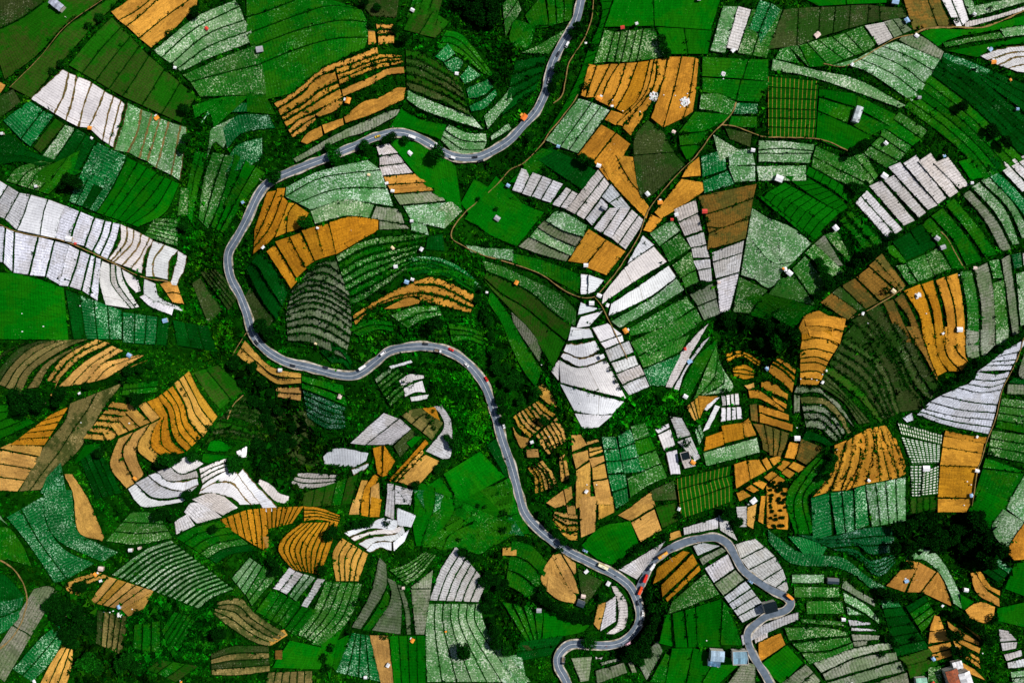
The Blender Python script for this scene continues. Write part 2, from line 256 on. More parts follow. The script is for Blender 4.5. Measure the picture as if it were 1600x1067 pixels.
PLOTS = """
@0,0
K: -60,10 270,-40 /1 -60,200 110,125 265,15 |in the top left corner
m: -60,210 120,130 275,20 340,-50 /1 30,500 235,340 405,155 520,80 700,-50 |below the grey roofed hut at the top left
m: 60,545 250,360 420,170 540,90 740,-50 /1 195,615 350,430 560,190 690,60 780,-50 |along the thin footpath under the grey roofed hut
O: -80,470 35,535 /1 -80,640 5,580 |at the left edge beside a green strip
K: -60,630 85,560 /1 -60,780 130,640 |at the left edge below a small ochre corner
m: 700,110 560,250 430,410 /4 930,350 830,510 765,605 /3 1225,600 1175,690 1130,770 |between the ochre hillside and the white mulch strips
O: 695,75 780,20 860,-50 /1 740,130 850,70 985,-40 /1 790,165 900,80 1020,-40 /1 870,240 1030,110 1240,-40 /1 945,300 1090,180 1230,30 |at the top edge with thin diagonal paths
S: 960,320 1210,120 1470,0 /1 1010,360 1220,180 1500,40 /1 1070,400 1290,220 1530,125 /1 1110,430 1310,290 1570,190 /1 1130,450 1320,360 1580,262 |with a red and white hut, right of the ochre hilltop
F: 1140,470 1350,380 1600,280 /1 1190,515 1390,460 1640,400 /1 1250,605 1420,600 1665,590 |under the long dark bank near the top left
Wb: 395,435 195,620 /1 430,455 400,590 340,710 /1 480,475 450,640 410,755 /1 575,515 530,640 490,795 /1 655,570 600,710 555,800 /1 710,600 670,740 640,880 /1 755,625 720,760 680,905 /1 778,650 740,800 705,920 |with an orange umbrella on its lower edge
Sb: 800,645 770,780 715,940 /1 885,685 860,820 800,955 /1 950,710 910,860 870,990 /1 1000,740 960,880 920,1010 /1 1055,760 1020,900 975,1050 /1 1130,785 1100,940 1070,1095 /1 1165,795 1145,950 1120,1130 |right of the white mulch, an orange tarp at its top
e: 185,630 20,755 /1 270,690 130,870 /1 340,720 190,920 |just below the upper white mulch strips
m: 345,740 210,920 /1 405,775 255,960 |below the upper white mulch beside emerald plots
S: 410,780 265,975 /1 470,805 340,1000 |pale one below the upper white mulch strips
d: 480,805 340,1010 /1 540,840 400,1060 /1 600,880 480,1090 |dark ones running down from the white mulch
e: 610,890 510,1100 /1 690,930 560,1140 /1 790,975 650,1180 |near the orange tarp above the long slope
d: -60,850 60,845 130,895 /1 -60,940 80,925 200,950 /1 -60,1040 100,985 260,1000 |at the left edge beneath a small hut
e: 1300,690 1400,640 1600,650 1680,640 /1 1240,810 1300,720 1500,700 1700,700 |rounded, above the leafy ravine at upper left
S: 1310,860 1330,800 1480,730 /1 1290,1000 1340,890 1400,930 |small pale one on the leafy ravine knoll
e: 1390,800 1500,720 1680,720 /1 1420,930 1520,830 1720,800 |emerald knoll plot above the ravine
e: 1440,960 1500,900 1640,860 /1 1400,1080 1530,1050 1640,990 |lower emerald plot of the ravine knoll
@0,260
F: 40,95 110,10 280,-40 /4 300,175 400,90 520,30 |fanning strips above the big white mulch field
e: 590,-130 500,60 430,220 /4 790,-60 700,130 600,285 |in shade of the ravine trees above white mulch
g: 800,-55 710,130 605,290 /3 980,40 860,180 735,335 |steep one right of the shaded emerald slope
g: 985,45 865,180 740,335 /3 1120,110 1030,290 860,380 |right of the steep bright slope strips
F: 1130,130 1110,310 /1 1180,140 1170,300 |narrow one beside the leafy gully
Ft: 960,325 1110,330 /6 900,435 1110,500 |tiny stepped rows above the white mulch
f: 1230,-90 1190,120 1150,300 /1 1290,-60 1240,140 1200,330 |tall narrow one in the gully
F: 1330,-90 1270,100 1240,330 /2 1480,-60 1400,160 1300,390 |leafy terrace climbing the gully by the road
f: 1500,60 1400,240 /1 1560,100 1440,300 |short one left of the road bend
W: -60,50 -60,170 /1 50,120 -60,290 /1 120,165 30,330 /1 190,175 150,300 105,400 /1 300,205 270,300 250,430 /1 410,245 370,340 345,450 |upper left end of the big mulch field
Vy: 410,245 370,340 345,450 /2 590,320 530,500 /1 655,340 630,430 580,530 /2 750,360 720,470 670,580 |bluish middle of the big mulch field, upper row
Wb: 755,360 750,470 680,580 /2 835,395 820,490 710,600 /2 935,445 890,540 820,640 /1 955,460 900,560 885,670 |upper row where brown banks begin
Wb: 960,465 920,580 910,690 /1 1030,490 960,590 960,690 /1 1110,520 1055,600 1050,710 |three curved strips near the right tip of the mulch
Wb: 1115,525 1100,600 1065,740 /1 1170,560 1150,640 1100,745 |right tip above the grey dry terraces
Vy: -60,370 -60,590 /1 35,375 20,600 /1 90,410 80,665 /1 240,440 180,680 /1 340,465 285,690 /1 430,490 370,740 |lower left row of the big mulch field
Vy: 430,490 370,745 /1 500,525 480,610 430,750 /1 565,555 540,650 510,775 /2 630,580 620,720 610,840 |bluish lower middle row of the mulch field
W: 640,590 620,700 660,865 /1 690,610 700,740 820,890 /2 750,620 780,730 870,880 |bent strips in the lower mulch row
W: 760,640 790,720 850,790 /1 860,700 880,780 |small one in the lower mulch row by a dark bush
W: 900,700 920,830 1140,905 /1 970,730 1000,820 1145,890 |long crescent in the lower right mulch row
W: 870,815 950,880 1075,930 /1 900,800 960,840 1090,880 |lowest crescent of the mulch field
O: 1000,735 1060,720 1110,740 /2 1080,850 1150,860 |ochre patch at the right tip of the mulch field
g: -60,660 150,680 400,760 /1 -60,1080 200,1080 430,1090 |large smooth one under the big mulch at the left
e: 410,770 430,900 460,1080 /4 760,900 760,1080 |wide one under the mulch beside the smooth green
e: 770,910 770,1100 /4 1060,950 1040,1120 |with thin furrows beneath the blue roofed hut
d: 1080,960 1110,1120 /3 1300,1000 1360,1160 |dim one right of the blue roofed hut
K: 1250,660 1350,790 1430,900 /5 1350,640 1430,730 1500,800 |dry grey steps beside the tight road bend
K: 1200,730 1300,980 /1 1250,700 1390,900 |shaded grey plot below the dry grey steps
@400,0
f: -60,-60 130,-80 300,-90 /1 -60,110 100,60 350,-40 /1 -60,215 300,80 480,35 660,60 /1 -30,300 260,190 520,130 700,140 /1 5,410 250,310 480,245 700,235 /1 40,630 280,560 480,400 680,300 |wide one filling the top left middle
Kb: 590,-50 900,-50 /1 720,100 880,110 |bare hilltop at the top edge
Ob: 700,200 745,200 /1 700,280 755,280 |tiny one on the saddle above the ochre hill
Ow: 750,155 865,155 /2 760,220 865,215 /1 765,280 865,270 |small neat ones on the saddle above the ochre hill
m: 920,190 1010,0 /2 1120,240 1210,140 |brownish slope near the white tarp at the top
m: 1000,-60 940,110 /3 1180,-60 1120,160 |small plots under the top edge near big trees
f: 1190,190 1300,230 1500,490 /3 1130,300 1260,330 1420,460 |thin striped one on the round ridge crest
V: 750,910 830,895 /1 770,975 890,960 /1 770,1040 930,1020 /1 780,1100 980,1080 |three silver plots below the upper road bend
g: 840,900 900,870 1100,930 1250,1040 /1 1000,1090 1100,1200 1290,1330 |long smooth slope below the upper road bend
f: -60,580 60,600 /1 -60,700 130,720 |left of the ochre hill foot
@400,260
S: 190,130 400,30 700,-40 /1 180,190 420,70 780,20 /2 340,270 600,220 860,250 |broad pale hill under the upper road
S: 340,280 550,210 740,240 /1 370,360 560,310 710,320 |pale wedge above the golden spoon shaped plot
G: 750,250 900,270 /1 720,325 930,360 |grey plot right of the broad pale hill
G: 770,340 940,370 /1 770,395 960,390 |lower grey plot right of the golden spoon
O: 795,65 1010,45 /1 820,115 1065,100 /1 850,170 1115,150 |two plots above the grey trapezoid
G: 860,180 1130,155 /1 900,240 1185,215 |grey trapezoid below two small ochre plots
S: 920,250 1190,225 /1 970,340 1180,390 |pale plot left of the dirt track curve
S: 965,345 1060,350 /1 970,400 1080,430 |smaller pale plot under the grey trapezoid
S: 1060,350 1180,390 /1 1050,350 1200,225 1290,280 |pale triangle touching the dirt track
Og: 70,160 -10,400 /1 130,150 60,320 -10,470 /2 200,220 120,430 -20,550 |outer steps of the golden spiral by the road
Og: 130,140 185,135 /1 130,195 175,190 |tiny one at the top of the golden spiral
Og: 205,225 120,445 /1 245,230 200,300 190,415 /1 330,290 290,370 245,400 |inner steps of the golden spiral beside a tree
Og: 455,350 600,315 765,335 /1 500,550 640,470 765,400 |golden spoon shaped plot with a rounded bowl
Og: 375,375 425,570 /1 450,360 500,550 |first plot left of the golden spoon
Og: 285,400 370,590 /1 370,375 425,570 |second plot left of the golden spoon
Og: 210,440 310,630 /1 275,415 365,595 |third plot left of the golden spoon
Og: 120,470 255,700 /1 205,440 315,640 |fourth plot left of the golden spoon
Og: 65,530 220,765 /1 115,490 260,715 |lowest plot left of the golden spoon
Fw: 500,560 700,460 1060,420 /7 590,870 720,800 950,640 |leafy slope below the golden spoon
f: 960,560 1100,590 1330,690 /3 940,660 1120,660 1370,790 |curved rows above the ochre crescent
d: 1070,440 1170,420 /1 1060,520 1180,530 |small dark one at the footpath fork
Ow: 990,710 1130,700 1360,800 /1 980,740 1150,750 1365,860 /2 1030,840 1340,915 |right wing of the ochre crescent
Ow: 605,930 820,800 980,730 /1 610,960 830,830 1060,780 /1 620,990 760,870 1000,810 1130,860 |left wing of the ochre crescent
O: 800,890 950,820 1030,840 /1 870,890 960,870 1020,855 |inner step of the ochre crescent
f: 880,940 1050,870 1150,890 /2 950,1000 1080,950 1180,960 |small rows under the ochre crescent
d: 0,560 60,560 200,790 /2 -60,640 30,820 130,960 |shaded one between the golden spiral and the fingerprint mound
K: -40,760 110,960 /1 -100,860 40,1060 |dim plot by the tight road bend
@800,0
F: -60,30 20,-60 /2 -40,230 60,60 |tiny hillside plots left of the northern road
f: 80,100 200,-40 /1 120,170 230,160 /1 90,180 230,170 |small round one beside the northern road
f: 235,165 215,-40 /3 370,130 380,-40 |upright strips beside the northern road
f: -20,240 20,130 140,165 /1 0,290 100,300 150,170 |plain one below the northern knoll
F: 140,300 340,180 /1 60,330 230,340 |shoulder plot where the northern road curves
dw: 20,380 220,350 /4 -60,720 150,560 |leafy inner bend terraces of the northern road
fc: 545,-40 560,110 470,330 390,540 200,850 -60,1120 /1 640,-40 570,170 520,360 420,580 190,870 40,1020 |long winding slope right of the northern road
g: 650,-40 580,170 /1 880,-40 890,165 /1 1320,-60 1240,190 |smooth wide one at the top centre
g: 900,170 980,340 /2 1250,190 1220,340 |smooth block under the top centre with faint seams
F: 580,185 510,400 /1 640,200 590,390 /1 680,200 640,390 /1 730,190 680,390 /1 780,190 730,390 /1 820,180 780,385 /1 890,180 960,360 |slim strips above the ochre terraces
S: 1320,40 1240,320 /1 1415,40 1330,335 |first of four tall strips at top right
V: 1415,40 1340,300 /1 1495,60 1410,320 |second silver strip of four at top right
F: 1500,60 1410,335 /2 1690,60 1590,365 |last tall strips at top right
O: 480,400 430,600 /1 530,410 460,610 /1 615,400 510,610 /1 670,400 600,510 550,640 /1 715,395 660,560 600,665 /1 785,390 720,560 650,680 /1 860,380 800,600 700,710 /1 890,370 830,590 650,780 /1 905,370 870,560 690,790 |left half of the big ochre terraces
Ow: 910,370 880,560 690,800 /1 970,365 930,530 740,850 |bowed strip in the big ochre terraces
O: 980,355 940,530 870,740 /1 1060,355 1020,530 945,800 /1 1145,360 1110,600 1070,740 /1 1165,370 1150,560 1130,700 |right half of the big ochre terraces with white heaps
O: 620,690 700,715 /1 580,750 650,785 |little one below the big ochre terraces
St: 420,615 210,880 /1 500,640 300,920 /2 610,690 410,960 |pale slanting strips under the ochre terraces
O: 560,780 410,970 /1 650,830 510,1010 /1 740,900 600,1130 |upper half of the large golden field
Kg: 850,750 770,850 760,970 /1 950,830 980,900 1010,950 |upper half of the dark grey green oval
Kg: 760,975 1010,955 /1 780,1150 840,1240 1080,1030 |lower half of the dark grey green oval
f: 1190,355 1190,480 /1 1480,370 1440,495 /1 1600,370 1600,510 |upper block at centre right with thin seams
f: 1190,485 1190,575 /1 1430,500 1400,630 /1 1620,510 1540,640 |lower block at centre right with thin seams
F: 1180,590 1300,590 1400,640 /1 1170,680 1280,700 1370,730 |plot above the crossing of dirt paths
e: 1400,645 1540,650 /1 1385,715 1535,710 |small emerald plot beside the crossing of paths
f: 1140,700 1350,720 1345,755 /1 1040,830 1200,820 1300,770 |leaf shaped one left of the crossing of paths
f: 1040,850 1230,820 /1 1050,910 1170,900 |small rows below the leaf shaped plot
g: 1050,920 1170,905 /1 1090,1000 1130,980 |tiny triangle by the diagonal dirt path
f: 1370,730 1530,730 /1 1350,790 1530,800 |small one right of the crossing of paths
K: 1330,800 1500,840 /1 1360,870 1490,920 |dark wedge under the crossing of paths
@1200,0
e: -120,180 -50,0 /1 -60,210 20,20 /1 -40,330 80,60 |leafy one at the top beside the dark ploughed block
g: 120,-60 320,40 /1 480,-60 490,30 /1 740,-60 740,20 |smooth one at the top edge above the ploughed block
K: 100,60 0,310 /1 190,50 180,290 /1 325,45 315,240 /1 420,40 400,210 |left half of the dark ploughed block
K: 425,40 410,210 /1 515,35 505,180 /1 630,30 620,150 /1 695,40 700,135 /1 840,50 870,110 |right half of the dark ploughed block
B: 840,-40 880,100 910,190 /1 985,-40 1060,165 /1 1060,-40 1110,90 1165,165 |bare brown plot at the top right
W: 1065,-40 1180,170 /1 1130,-40 1215,165 /1 1200,-40 1255,125 |white wedge beside the bare brown plot
S: 1205,-40 1260,100 /1 1280,10 1310,80 |pale sliver at the top right corner
S: 1290,40 1660,-40 /1 1280,110 1660,0 |pale horizontal one at the top right corner
V: 1230,140 1450,90 1660,20 /1 1230,175 1400,130 1660,50 |curved silver edge at the top right corner
g: 950,210 1040,180 1300,180 1660,80 /1 1060,290 1200,230 1660,150 |smooth band along the top right dirt path
F: 1090,270 1300,230 1450,200 /1 1110,300 1300,260 1480,240 |speckled band in the top right meadow
S: 1450,185 1660,150 /1 1480,235 1660,215 |white speckled end of the top right meadow
g: 1120,320 1400,270 1660,220 /1 1310,360 1450,290 1660,270 |lower band of the top right meadow
Vb: 1320,350 1500,300 1660,290 /2 1440,410 1550,360 1660,360 /2 1560,450 1660,460 |striped silver shell at the right edge
F: 130,290 200,400 /1 70,310 45,370 |small end of the pale row above the long band
F: 130,290 250,415 /1 190,285 260,420 /1 245,270 380,415 /1 310,250 475,375 /1 400,230 540,350 /1 480,205 600,330 /1 590,165 670,285 |row of slanted plots over the long pale band
V: 605,160 690,285 /1 725,140 780,240 |white plot in the slanted row at top right
G: 725,135 790,240 /1 780,120 845,215 /1 820,115 900,190 |end of the slanted row beside a blue hut
G: 840,225 950,225 1100,325 /1 820,250 960,330 1080,375 |first stair strip below the brown plot
S: 800,260 900,300 1075,375 /1 710,290 870,350 1035,445 /1 630,325 830,410 985,530 /1 560,365 770,460 945,590 /1 400,410 600,440 900,635 |pale stair strips at the top right
S: 30,370 300,440 560,500 860,660 /1 20,440 260,480 560,580 820,675 |long pale band over the golden lined block
fl: 0,480 320,510 /1 0,545 315,565 /1 0,615 310,625 /1 0,680 305,690 /1 0,740 305,745 /1 0,795 300,805 /1 0,860 295,860 |block with small golden lines
g: 320,555 560,590 /1 315,600 550,670 |small strip at the corner of the lined block
f: 320,615 545,680 /1 310,690 500,770 |square one left of the long grey shed
f: 560,600 800,720 /1 550,670 760,790 |smooth one above the long grey shed
f: 560,700 755,790 /1 510,770 640,850 |smooth one below the long grey shed
g: 310,700 500,780 640,850 /1 300,870 500,940 600,900 |round bottomed block under the grey shed
S: -60,880 100,885 290,905 /1 -60,940 100,930 285,945 /1 -60,960 275,960 /1 -60,1010 260,1020 |white speckled rows under the lined block
S: -60,1040 240,1035 /1 -60,1130 240,1130 |wide pale one below the white speckled rows
F: 300,915 560,1030 640,1080 /1 280,980 480,1080 600,1140 /1 270,1040 420,1120 600,1200 |speckled arcs below the round bottomed block
F: 820,700 1000,820 /1 780,745 960,870 /1 720,800 900,915 /1 700,850 860,960 /1 640,910 820,1010 /1 600,960 740,1050 |short speckled rungs left of the grey mulch
e: 1100,330 1250,380 1390,440 /1 1080,380 1200,460 1340,500 |teal cap at the top of the right arcs
@1200,260
@1200,260
G: 1215,175 1350,330 1460,530 /1 1260,150 1420,330 1520,520 |grey arc right of the dark hedge gap
S: 1270,130 1420,290 1530,490 /1 1320,100 1480,270 1570,485 |pale arc by the white spot at right
S: 1330,90 1500,260 1590,450 /1 1370,60 1530,230 1650,440 |second pale arc at right
e: 1380,60 1550,240 1670,400 /1 1420,20 1570,170 1680,320 |emerald arc at right
V: 1440,0 1590,160 /1 1480,-30 1640,140 |first slim silver rung at the right edge
V: 1490,-30 1650,130 /2 1600,-70 1700,60 |outer slim silver rungs at the right edge
g: 1190,-30 1270,90 /1 1260,-50 1350,70 |small smooth one right of the silver strips
d: 1350,-20 1420,40 /1 1400,-60 1460,-10 |tiny dark one right of the silver strips
fc: -60,180 200,310 340,420 /1 -60,190 110,330 280,470 |sliver above the pale rounded wedge
fc: 0,150 220,270 360,370 /1 -30,190 120,310 290,460 |tile row right of the white hut
fc: 100,100 300,210 450,290 /1 0,155 220,270 360,375 |speckled long one right of the white hut
fc: 230,60 420,180 500,260 /1 100,60 300,200 450,290 |second speckled long one right of the white hut
fc: 250,0 420,90 540,180 /1 230,50 380,130 510,230 |third speckled long one right of the white hut
F: 340,-50 480,70 560,130 /1 300,-30 450,90 560,150 |first slim rung below the dark tree shadow
F: 450,-60 600,70 640,120 /2 600,-80 690,60 |upper slim rungs left of the silver strips
S: 0,320 160,390 270,480 /1 -120,440 20,600 160,600 /1 -160,620 0,760 100,640 |pale rounded wedge left of the leafy ravine
F: 80,700 0,800 /1 160,680 300,870 |speckled triangle below the white huts
f: -140,820 -40,900 160,1010 /1 -60,780 200,850 300,880 |lower corner of the pale rounded wedge
F: 150,640 270,810 /1 230,560 390,770 |speckled one right of the orange tipped hut
F: 230,540 400,690 /1 290,480 480,660 |mottled one right of the leafy hedge
G: 290,480 400,620 /1 350,430 470,620 |small greyish plot among ravine bushes
F: 350,430 520,610 /1 430,400 520,570 |bushy one right of the two white huts
fw: 450,340 640,560 /2 520,280 740,490 |leafy slope left of the silver strips
f: 720,510 840,610 /1 780,490 870,600 |emerald arc above the mottled brown plots
F: 800,620 880,740 /1 860,610 930,730 |speckled foot of the emerald arc
d: 780,470 860,590 /1 880,410 980,540 |dark square under the dark hedge
F: 860,600 940,720 /1 980,550 1040,690 |speckled foot under the dark square
d: 890,400 970,540 /1 960,360 1050,500 |second dark square under the dark hedge
F: 980,550 1040,680 /1 1060,510 1145,640 |speckled foot of the second dark square
f: 960,360 1080,510 1150,640 /1 1010,320 1150,480 1230,640 |long arc with two grey squares
f: 1020,310 1150,450 1240,620 /1 1090,260 1240,440 1340,590 |smooth arc right of the dirt line
f: 1110,240 1250,410 1360,570 /1 1160,200 1330,400 1430,550 |dark thin arc before the grey arcs
B: 670,580 840,770 /1 710,545 860,745 |first mottled brown plot above the path
B: 630,620 830,790 /1 670,585 840,770 |second mottled brown plot above the path
B: 550,690 700,840 /1 630,630 800,790 |third mottled brown plot above the path
B: 460,745 610,890 /1 540,700 690,850 |fourth mottled brown plot above the path
K: 400,790 560,900 /1 450,750 600,890 |fifth mottled dark plot above the path
B: 330,850 500,960 /1 400,790 560,905 |lowest mottled plot above the path
O: 190,1010 240,930 320,900 /1 210,1050 400,1020 500,1000 |bare sandy knob by the gully
Og: 850,775 950,940 970,1110 /1 950,735 1010,900 1040,1120 |golden slim one with white scraps
Og: 960,735 1030,900 1050,1120 /1 1030,710 1080,900 1110,1120 |golden second slim one with lines
O: 1050,710 1110,900 1130,1120 /1 1105,690 1160,880 1180,1120 |third slim ochre one
O: 1115,690 1170,880 1190,1120 /1 1185,665 1220,870 1235,1120 |fourth slim ochre one with a white hut
B: 790,830 880,950 920,1120 /1 840,790 920,950 980,1120 |mottled strip beside the golden strips
B: 720,850 830,1100 /1 780,830 900,1100 |second mottled strip beside the golden strips
Kw: 520,960 600,1040 720,1250 /2 700,860 830,1120 |head of the great dark fan
F: 1200,660 1240,850 1250,1120 /1 1270,650 1310,850 1320,1120 |long band right of the last ochre strip
G: 1290,640 1330,850 1340,1120 /1 1370,600 1410,800 1420,1120 |grey long band in the far right block
F: 1380,590 1410,700 /1 1440,580 1470,700 |short speckled one in the far right block
F: 1400,730 1430,1120 /1 1475,710 1510,1120 |long speckled one in the far right block
G: 1460,580 1500,850 1530,1060 /1 1510,550 1550,850 1570,1040 |slim pale one in the far right block
e: 1520,550 1540,640 /1 1580,540 1590,630 |tiny emerald one in the far right block
S: 1550,670 1580,1000 /1 1660,640 1680,960 |edge one in the far right block
V: 1590,540 1600,620 /1 1680,540 1680,620 |tiny silver one at the right edge
@1200,520
O: 210,0 300,-60 330,-110 /1 210,50 340,30 440,80 /1 200,110 300,100 410,130 /1 200,160 300,150 380,180 /1 200,190 300,185 365,210 /1 200,245 300,240 350,260 /1 200,285 300,290 330,300 /1 200,325 310,325 |column beside the great dark fan
O: 220,-100 330,-110 490,-90 /2 260,20 380,40 450,70 |crown above the ochre column
Kw: 480,20 700,170 820,500 /5 350,240 560,400 700,560 |left wing of the great dark fan
K: 440,90 380,200 /1 470,40 420,140 |tiny tip left of the great dark fan
K: 350,250 480,380 640,560 /3 320,330 470,430 570,570 |lower left wing of the great dark fan
Kw: 540,-60 740,130 860,330 1000,470 /1 470,20 660,150 780,330 810,500 |middle fold of the great dark fan
Kw: 660,-80 820,160 900,330 980,440 /2 540,-60 740,140 840,350 920,470 |right fold of the great dark fan
Kw: 760,-60 860,100 940,250 1050,380 /1 700,-60 820,140 910,310 1010,420 |fourth fold of the great dark fan
Kw: 800,-60 900,60 990,220 1080,350 /1 760,-60 870,110 950,260 1050,385 |outer fold of the great dark fan
B: 860,-40 920,60 980,150 1060,300 /1 930,-40 970,50 1040,240 1060,260 |mottled tip beside the golden strips
Og: 960,-60 1000,120 1060,270 /1 1030,-60 1060,130 1120,240 |lower end of the golden first strip
Og: 1040,-60 1060,130 1130,240 /1 1090,-60 1110,130 1200,240 |lower end of the golden second strip
O: 1100,-40 1120,130 1210,240 /1 1165,-40 1170,100 1250,190 |lower end of the third ochre strip
O: 1175,-40 1180,100 1250,180 /1 1225,-40 1235,160 |lower end of the fourth ochre strip
G: 1240,-20 1240,130 1280,160 /1 1320,-20 1320,150 |grey block end beside the tree line
G: 1330,-20 1330,120 1350,150 /1 1410,-20 1415,80 |second grey block end beside the tree line
S: 1425,-20 1425,70 /1 1510,-20 1490,50 |third grey block end beside the tree line
Gw: 180,330 320,340 /1 160,380 300,370 430,430 540,590 |upper rim of the grey green amphitheatre
Gw: 160,390 200,390 /1 160,500 200,490 |small step left of the grey green amphitheatre
Gw: 200,400 350,410 450,500 520,620 /4 240,590 330,600 420,680 |grey green amphitheatre steps
d: 240,610 330,640 410,700 /1 200,690 280,670 380,710 |leafy foot of the grey green amphitheatre
V: 1480,110 1590,50 1640,40 /1 1430,150 1560,120 /1 1390,180 1550,170 /1 1360,205 1530,200 /1 1310,240 1520,230 |upper steps of the blue grey shell
V: 1310,245 1420,260 1515,240 /1 1280,290 1400,300 1500,280 /1 1250,320 1380,340 1480,310 /1 1190,340 1330,370 1470,350 |middle steps of the blue grey shell
V: 1185,345 1330,375 1465,355 /1 1080,390 1260,430 1430,450 /1 1010,430 1200,480 1420,500 /1 970,470 1180,520 1410,540 |lower steps of the blue grey shell
V: 965,475 1180,525 1408,545 /2 930,510 1100,570 1385,635 |lowest step of the blue grey shell
V: 840,530 900,500 /1 870,560 910,545 |small plastic patch left of the blue grey shell
O: 1110,610 1250,640 1370,650 /1 1100,640 1230,670 1360,690 |rim strip below the blue grey shell
O: 1100,645 1350,690 /1 1090,710 1340,755 |top one of the tall ochre block
O: 1090,715 1340,755 /1 1075,825 1320,835 |second one of the tall ochre block
Og: 1075,830 1320,840 /1 1060,1025 1285,1030 |large lined one of the tall ochre block
O: 1060,1035 1285,1035 /1 1060,1120 1240,1120 |foot of the tall ochre block by dark trees
Gc: 810,560 1090,640 /1 835,640 1085,700 |top of the patchwork of tiny dashes
Gc: 835,650 900,820 /1 1080,700 1070,810 |middle of the patchwork of tiny dashes
Gc: 890,830 900,1020 /1 960,830 950,1020 |left foot of the patchwork of tiny dashes
Gc: 970,870 960,1020 /1 1065,830 1060,1010 |right foot of the patchwork of tiny dashes
m: 890,1030 890,1130 /4 1050,1020 1050,1100 |dark lined plot by the tall ochre block
Ow: 490,670 440,800 280,1020 /1 415,700 410,870 280,1030 |left end of the lower ochre fan
Ow: 500,680 450,830 400,990 /1 540,700 500,850 390,990 |second blade of the lower ochre fan
Ow: 540,640 590,780 480,990 /1 590,620 610,700 540,960 |third blade of the lower ochre fan
Ow: 590,620 600,760 530,970 /1 640,600 660,700 610,940 |fourth blade of the lower ochre fan
Ow: 640,610 670,700 620,930 /1 670,600 680,750 700,920 |fifth blade of the lower ochre fan
Ow: 670,600 710,740 770,920 /2 740,580 800,720 860,880 |right blades of the lower ochre fan
Ow: 770,650 810,780 850,890 /1 800,660 850,800 860,870 |last small blade of the lower ochre fan
e: 270,1030 280,1300 /1 380,1000 400,1260 |leafy first one under the lower ochre fan
e: 390,1000 430,1260 /2 530,980 540,1240 |leafy second ones under the lower ochre fan
e: 540,970 550,1230 /1 605,950 630,1200 |leafy middle one under the lower ochre fan
S: 610,950 650,1210 /4 860,900 860,1180 |white speckled ones under the lower ochre fan
F: 1600,540 1590,590 /1 1700,540 1700,590 |tiny one at the far right edge
G: 1600,130 1570,270 1680,290 /1 1660,130 1680,240 |edge plot right of the dirt path
d: 1540,280 1680,290 /1 1500,310 1680,330 |dark edge row right of the dirt path
G: 1500,320 1680,330 /1 1490,380 1680,390 |grey edge row right of the dirt path
F: 1460,410 1680,430 /4 1420,590 1680,640 |speckled rows right of the long dirt path
F: 1400,610 1680,650 /3 1370,760 1600,810 |lower speckled rows right of the long dirt path
f: 1360,780 1590,860 /1 1340,840 1560,870 |slim one below the speckled rows at right
f: 1340,850 1600,880 /1 1290,1010 1500,1100 |big smooth one below the speckled rows at right
S: 1600,890 1490,1090 /1 1700,950 1620,1140 |pale corner at the lower right edge
@800,260
g: -100,60 80,250 /1 -300,330 30,480 |smooth meadow with a grey hut on it
g: 20,380 100,420 /1 -30,470 30,490 |small corner of the smooth meadow
@800,0
g: 190,930 -20,1140 /1 290,950 90,1150 |left half of the dark dirt-bound corner plot
f: 190,925 60,1030 /1 300,955 140,1080 |slanting one between two footpaths
@800,260
g: -240,80 -30,190 200,290 /1 -320,230 -180,400 30,500 |smooth meadow with the grey roofed hut
d: 130,-60 460,160 /1 240,-120 530,30 |smooth one above the ash grey terraces
V: 0,150 60,10 /4 240,230 320,110 |first plots of the ash grey terraces
V: 250,240 340,130 /2 350,270 410,170 |narrow plots of the ash grey terraces
V: 340,270 540,20 /2 450,330 610,110 |tall plots of the ash grey terraces
V: 460,330 560,200 /1 500,370 600,240 |small plot of the ash grey terraces below a hut
V: 560,190 620,110 /2 660,270 740,260 |upper right plots of the ash grey terraces
V: 510,390 610,260 /2 620,450 740,260 |middle plots of the ash grey terraces
V: 620,450 750,270 /2 710,520 830,340 |last plots of the ash grey terraces by the track
S: 220,330 300,280 470,370 /1 210,340 320,400 450,440 |top pale strip beside the golden square
G: 200,340 320,400 440,450 /1 160,380 260,440 400,500 |second grey strip beside the golden square
S: 160,380 270,450 400,510 /1 110,440 240,500 370,560 |third pale strip beside the golden square
G: 110,440 230,510 360,560 /1 40,500 180,550 340,595 |fourth grey strip beside the golden square
O: 480,390 350,595 /1 590,460 460,610 |left half of the golden square
O: 590,460 460,630 /1 710,530 590,680 |right half of the golden square
O: 560,-10 640,120 840,330 /1 650,-70 740,80 860,260 |lower half of the large golden field
O: 650,-70 740,90 790,150 /1 760,-60 770,40 800,130 |golden corner beside the grey green oval
O: 1100,0 1060,70 /1 1170,-60 1180,60 |tiny golden plot by the crossing track
O: 1060,80 890,290 /1 1190,100 1190,160 930,330 |golden kite right of the diagonal track
O: 870,300 820,400 /1 940,330 870,415 |golden tip at the bottom of the kite
e: 1180,-60 1330,-110 /1 1190,70 1340,20 |finely lined one left of the silver grid
e: 1190,90 1350,30 /1 1200,170 1390,110 |second finely lined one left of the silver grid
S: 1255,-200 1420,-100 /1 1300,-30 1440,-110 |white triangle at the top of the silver grid
S: 1350,-90 1500,-110 /1 1360,0 1520,-10 |pale plot at the top of the silver grid
S: 1350,0 1520,0 /1 1390,100 1520,90 |lower pale plot of the silver grid
S: 1530,0 1620,0 /1 1540,80 1600,70 |little grey plot right of the silver grid
B: 1160,190 1340,150 1530,110 /1 1210,300 1340,260 1510,200 /1 1220,380 1330,380 1490,310 /1 1230,420 1340,370 1480,330 /1 1220,520 1340,490 1460,450 |four dark brown strips with a red roofed hut
